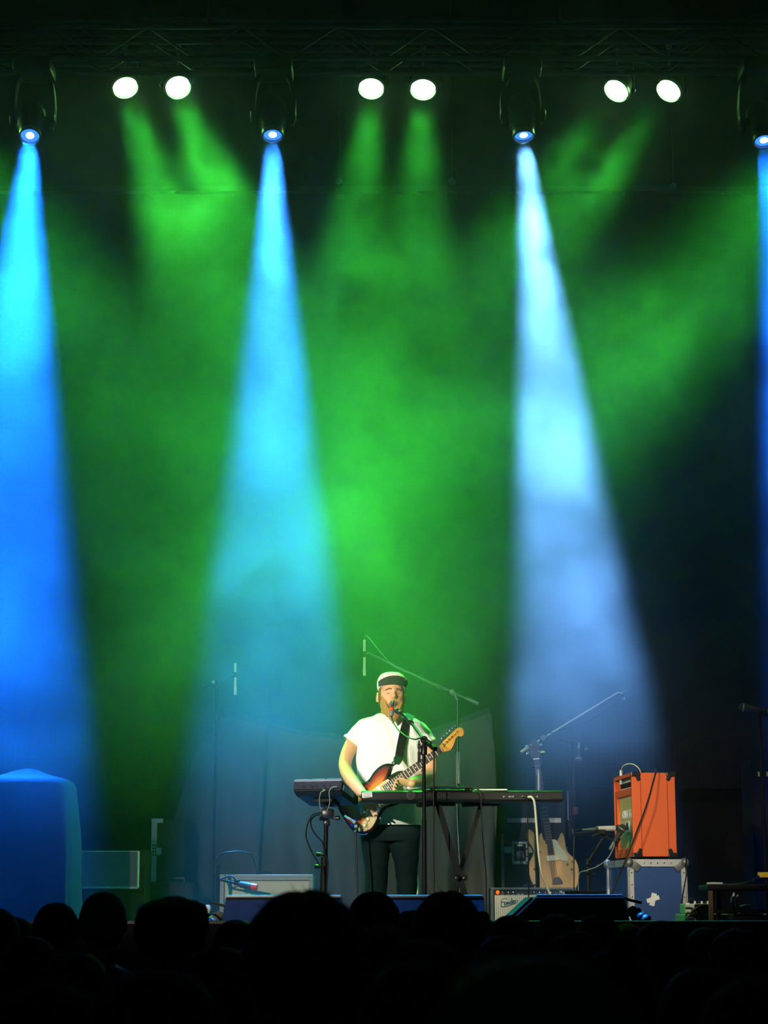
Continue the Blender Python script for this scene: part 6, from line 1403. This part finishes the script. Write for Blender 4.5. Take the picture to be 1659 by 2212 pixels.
# ================================================================ the crowd, seen from behind
M['hair_dark'] = mat('dark_hair', (0.006, 0.005, 0.004), 0.9, spec=0.08, var=0.3, vscale=90)
M['hair_brown'] = mat('brown_hair', (0.012, 0.008, 0.005), 0.9, spec=0.08, var=0.3, vscale=90)
M['hair_grey'] = mat('grey_cropped_hair', (0.12, 0.12, 0.115), 0.9, spec=0.08, var=0.3, vscale=90)
M['top_black'] = mat('black_jersey', (0.008, 0.008, 0.009), 0.95, spec=0.1)
M['top_navy'] = mat('navy_jersey', (0.008, 0.01, 0.015), 0.95, spec=0.1)
M['top_grey'] = mat('charcoal_jersey', (0.015, 0.015, 0.016), 0.95, spec=0.1)
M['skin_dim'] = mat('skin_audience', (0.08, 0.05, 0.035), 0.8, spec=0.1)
CROWD = {}
def crowd_meshes():
    flip = Matrix.Rotation(PI, 4, 'Z')
    mhd = Matrix.Translation((0, 0.015, 1.632)) @ flip @ Matrix.Diagonal((1.13, 1.06, 1.0, 1.0))
    T = [(0.84, .160, .112), (1.0, .148, .108), (1.14, .156, .114), (1.28, .182, .120), (1.38, .196, .112), (1.425, .172, .095), (1.455, .110, .078), (1.475, .070, .062)]
    def rg(l, k=1.0, off=0.0): return [ell_ring(Vector((0, 0, z)), a*k + off, c*k + off, 24, 0.9) for z, a, c in l]
    b = bm_new(); add_head(b, mhd, 40, 32, True)
    limb_tube(b, [(0, -0.005, 1.43), (0, 0.0, 1.50), (0, 0.01, 1.58)], [0.062, 0.056, 0.057], 12)
    bm_loft(b, rg(T, 0.93))
    for s in (-1, 1):
        limb_tube(b, [(s*0.09, 0, 0.92), (s*0.095, 0.0, 0.5), (s*0.10, -0.01, 0.09)], [0.082, 0.055, 0.038], 12)
        limb_tube(b, [(s*0.185, 0, 1.385), (s*0.225, -0.01, 1.12), (s*0.12, 0.21, 1.06)], [0.052, 0.042, 0.028], 12)
        add_hand(b, Vector((s*0.12, 0.21, 1.06)), Vector((-s*0.8, 0.35, 0.1)), Vector((0, 0.5, 0.8)), s, (0.2, 0.2, 0.25, 0.25))
        bm_lathe(b, [(0.04, 0.0), (0.045, 0.03), (0.035, 0.08)], (s*0.10, -0.01, 0.0), (0, 0, 1), 12)
        bm_loft(b, [ell_ring(Vector((s*0.10, y, 0.03)), w_, 0.028, 12, 1, Vector((1, 0, 0)), Vector((0, 0, 1))) for y, w_ in ((-0.07, 0.03), (0.0, 0.042), (0.10, 0.045), (0.17, 0.025))])
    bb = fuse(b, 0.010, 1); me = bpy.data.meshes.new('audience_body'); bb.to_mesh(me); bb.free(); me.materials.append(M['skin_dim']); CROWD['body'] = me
    b = bm_new(); bm_loft(b, rg(T, 1.0, 0.008))
    for s in (-1, 1): limb_tube(b, [(s*0.180, 0, 1.385), (s*0.225, -0.01, 1.12), (s*0.14, 0.19, 1.06)], [0.066, 0.056, 0.044], 12)
    bb = fuse(b, 0.014, 2, lambda p: 0.006*noise.noise(p*8)); base = bpy.data.meshes.new('audience_top'); bb.to_mesh(base); bb.free()
    for k in ('top_black', 'top_navy', 'top_grey'):
        me = base.copy(); me.materials.append(M[k]); CROWD[k] = me
    b = bm_new(); bm_loft(b, [ell_ring(Vector((0, 0, z)), a, c, 20, 0.9) for z, a, c in ((0.94, .155, .115), (0.86, .165, .122), (0.78, .16, .115))])
    for s in (-1, 1): limb_tube(b, [(s*0.085, 0, 0.88), (s*0.095, 0.0, 0.5), (s*0.10, -0.01, 0.10)], [0.095, 0.070, 0.055], 12)
    bb = fuse(b, 0.014, 2); me = bpy.data.meshes.new('audience_trousers'); bb.to_mesh(me); bb.free(); me.materials.append(M['top_black']); CROWD['trousers'] = me
    rnd = random.Random(5)
    def hair(kind, grow, low, mt, spikes, slen, flat=0.0, extra=None, sides=2.0):
        b = bm_new(); n = 40; rings = []
        def gp(th, ph, g):
            p = head_surf(th, ph, False, g)
            if flat and p.z > 0.085: p.z = 0.085 + (p.z - 0.085)*(1 - flat)
            return p
        for j in range(16):
            v = j/15; rr = []
            for k in range(n):
                th = 2*PI*k/n; back = 0.5 - 0.5*math.cos(th)          # 1 at the nape
                lo = R(38)*(1 - back)**1.2 + R(low)*(1 - (1 - back)**1.2); ph = lo + (R(88) - lo)*v
                g = grow*(0.35 + 0.65*math.sin(min(1, v*3 + 0.15)*PI/2)) + grow*0.28*noise.noise(Vector((math.sin(th)*3, math.cos(th)*3, ph*3 + low)))
                rr.append(mhd @ gp(th, ph, g))
            rings.append(rr)
        inner = [[mhd @ head_surf(2*PI*k/n, R(38)*(1 - (0.5 - 0.5*math.cos(2*PI*k/n)))**1.2 + R(low)*(1 - (1 - (0.5 - 0.5*math.cos(2*PI*k/n)))**1.2), False, -0.004) for k in range(n)]]
        bm_loft(b, inner + rings)
        for _ in range(spikes):
            th = rnd.uniform(0, 2*PI); back = 0.5 - 0.5*math.cos(th); lo = R(40)*(1 - back)**1.2 + R(low)*(1 - (1 - back)**1.2); ph = math.asin(rnd.uniform(math.sin(lo), 1.0))
            p = gp(th, ph, grow*0.8); q = gp(th, ph, grow + slen*rnd.uniform(0.4, 1.0)); d = Vector((rnd.uniform(-1, 1), rnd.uniform(-1, 1), rnd.uniform(-0.9, 0.3)))*slen*0.8
            w_ = Vector((rnd.uniform(-1, 1), rnd.uniform(-1, 1), 0)).normalized()*0.0016
            b.faces.new([b.verts.new(mhd @ v_) for v_ in (p - w_, p + w_, q + d)])
        if extra: extra(b)
        bmesh.ops.recalc_face_normals(b, faces=b.faces); me = bpy.data.meshes.new('audience_hair'); b.to_mesh(me); b.free()
        for p in me.polygons: p.use_smooth = True
        me.materials.append(M[mt]); CROWD[kind] = me
    hair('short', 0.013, -28, 'hair_dark', 260, 0.010)
    hair('messy', 0.026, -32, 'hair_dark', 700, 0.024)
    hair('crop', 0.006, -25, 'hair_grey', 200, 0.003)
    hair('flat', 0.022, -30, 'hair_dark', 200, 0.006, 0.55)
    hair('curly', 0.034, -34, 'hair_brown', 600, 0.022)
    def bun(b): bm_lathe(b, [(0.034*math.cos(R(a)), 0.030*math.sin(R(a))) for a in range(-80, 81, 20)], (0, -0.06, 1.765), (0, -0.5, 0.8), 14)
    hair('bun', 0.010, -30, 'hair_brown', 160, 0.008, 0, bun)
    def long_(b):
        rg_ = []
        for (z, a, c, y) in ((1.66, .088, .05, -.055), (1.58, .094, .05, -.06), (1.48, .10, .045, -.075), (1.38, .095, .035, -.10), (1.30, .07, .02, -.115)): rg_.append(ell_ring(Vector((0, y, z)), a, c, 20, 0.9))
        bm_loft(b, rg_)
    hair('long', 0.014, -30, 'hair_brown', 200, 0.010, 0, long_)
    # a cap for one man
    b = bm_new(); n = 36
    bm_loft(b, [[mhd @ (head_surf(2*PI*k/n, R(8 + j*11), False, 0.013)) for k in range(n)] for j in range(8)])
    bm_loft(b, [[mhd @ (head_surf(R(-60 + 120*k/16), R(14), False, 0.012) + Vector((0, -0.06*math.cos(R(-60 + 120*k/16))*v, zz))) for v, zz in ((0, 0), (1, 0), (1, 0.004), (0, 0.004))] for k in range(17)])
    bmesh.ops.recalc_face_normals(b, faces=b.faces); me = bpy.data.meshes.new('audience_cap'); b.to_mesh(me); b.free(); me.materials.append(M['top_grey']); CROWD['cap'] = me
crowd_meshes()
PEOPLE = [
 (-10, 1958, 7.1, 'short', 'top_black', 'dark haired head cut by the left picture edge before the draped cover'),
 (30, 1978, 8.6, 'short', 'top_navy', 'small dark head low in front of the draped cover base'),
 (122, 1946, 8.0, 'short', 'top_black', 'dark head with tufty hair before the draped cover, left of the smooth round one'),
 (222, 1925, 7.3, 'crop', 'top_black', 'smooth round cropped head below the grey speaker cabinet'),
 (372, 1925, 5.35, 'flat', 'top_black', 'broad flat topped head below the pale metal case edge'),
 (508, 1984, 8.1, 'short', 'top_grey', 'dark head before the left end of the left floor monitor'),
 (660, 1914, 3.25, 'messy', 'top_black', 'very large shaggy head at centre hiding the pale grey amplifier'),
 (806, 1922, 6.9, 'short', 'top_navy', 'round dark head directly below the singer\'s left trouser leg'),
 (890, 1963, 8.1, 'short', 'top_grey', 'small head peeping out left of the head below the cross stand'),
 (966, 1920, 5.9, 'messy', 'top_black', 'dark untidy head below the foot of the keyboard cross stand'),
 (1040, 1980, 8.5, 'bun', 'top_grey', 'small head left of the cream fronted amplifier, hair in a bun'),
 (1105, 1973, 6.7, 'short', 'top_black', 'rounded dark head before the cream fronted amplifier'),
 (1203, 1970, 8.2, 'messy', 'top_navy', 'narrow spiky haired head before the sloping floor monitor'),
 (1290, 1972, 7.3, 'short', 'top_grey', 'wide rounded head before the right half of the sloping monitor'),
 (1355, 1992, 8.7, 'short', 'top_black', 'small low head beneath the green lit floor lamp'),
 (1430, 1985, 6.1, 'short', 'top_navy', 'broad dark head directly below the blue flight case'),
 (1525, 2000, 8.0, 'long', 'top_grey', 'long haired head below the pale mixer at right'),
 (1600, 1996, 6.4, 'curly', 'top_black', 'curly haired head below the dark stool at right'),
 (62, 2018, 5.7, 'short', 'top_grey', 'dim head below and left of the tufty haired one, lower left'),
 (160, 2052, 4.75, 'long', 'top_black', 'long haired dim figure beneath the smooth round cropped head'),
 (470, 2040, 4.2, 'long', 'top_grey', 'long haired dim head between the flat topped and the very large head'),
 (545, 2052, 6.1, 'short', 'top_black', 'dim head just left of the very large shaggy head, low down'),
 (828, 1994, 5.3, 'short', 'top_black', 'dim head right of the very large shaggy head'),
 (918, 2018, 4.5, 'curly', 'top_navy', 'dim curly head below the peeping small head'),
 (905, 2066, 2.85, 'short', 'top_black', 'dim wide head at bottom centre, left of the huge nearest one'),
 (1092, 2014, 5.0, 'short', 'top_navy', 'dim head above the huge nearest one, on its left side'),
 (1334, 2040, 4.15, 'bun', 'top_black', 'dim bun haired head up and right of the huge nearest one'),
 (1245, 2010, 5.5, 'cap', 'top_black', 'dim capped head above the huge nearest one'),
 (1520, 2082, 3.5, 'short', 'top_grey', 'dim head at lower right with a faint rim of light'),
 (1650, 2098, 2.5, 'long', 'top_black', 'long haired dim figure cut by the lower right picture corner'),
 (105, 2112, 3.1, 'messy', 'top_black', 'unlit untidy head at the lower left corner'),
 (335, 2084, 2.4, 'short', 'top_navy', 'unlit head under the broad flat topped one'),
 (1150, 2060, 1.35, 'crop', 'top_black', 'huge nearest head, cropped grey hair, blurred at bottom right of centre'),
]
for i, (px, top, D, hr, tp, lb) in enumerate(PEOPLE):
    p = at(px, top, D); ht = p.z - HALL; grow = {'short': .02, 'messy': .036, 'crop': .008, 'flat': .012, 'curly': .048, 'bun': .018, 'long': .02, 'cap': .014}[hr]
    s = ht/(1.75 + grow); r = bpy.data.objects.new('person', None); C.objects.link(r)
    r.location = (p.x, D, HALL); r.scale = (s, s, s); r.rotation_euler = (0, 0, R(random.Random(i).uniform(-12, 12)))
    r['label'] = lb; r['category'] = 'person'; r['group'] = 'audience watching the stage'
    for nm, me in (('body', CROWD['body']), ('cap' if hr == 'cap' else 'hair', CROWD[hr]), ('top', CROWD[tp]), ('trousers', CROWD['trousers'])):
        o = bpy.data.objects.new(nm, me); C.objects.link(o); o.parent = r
    if i == 0:
        for me in CROWD.values():
            for q in me.polygons: q.use_smooth = True
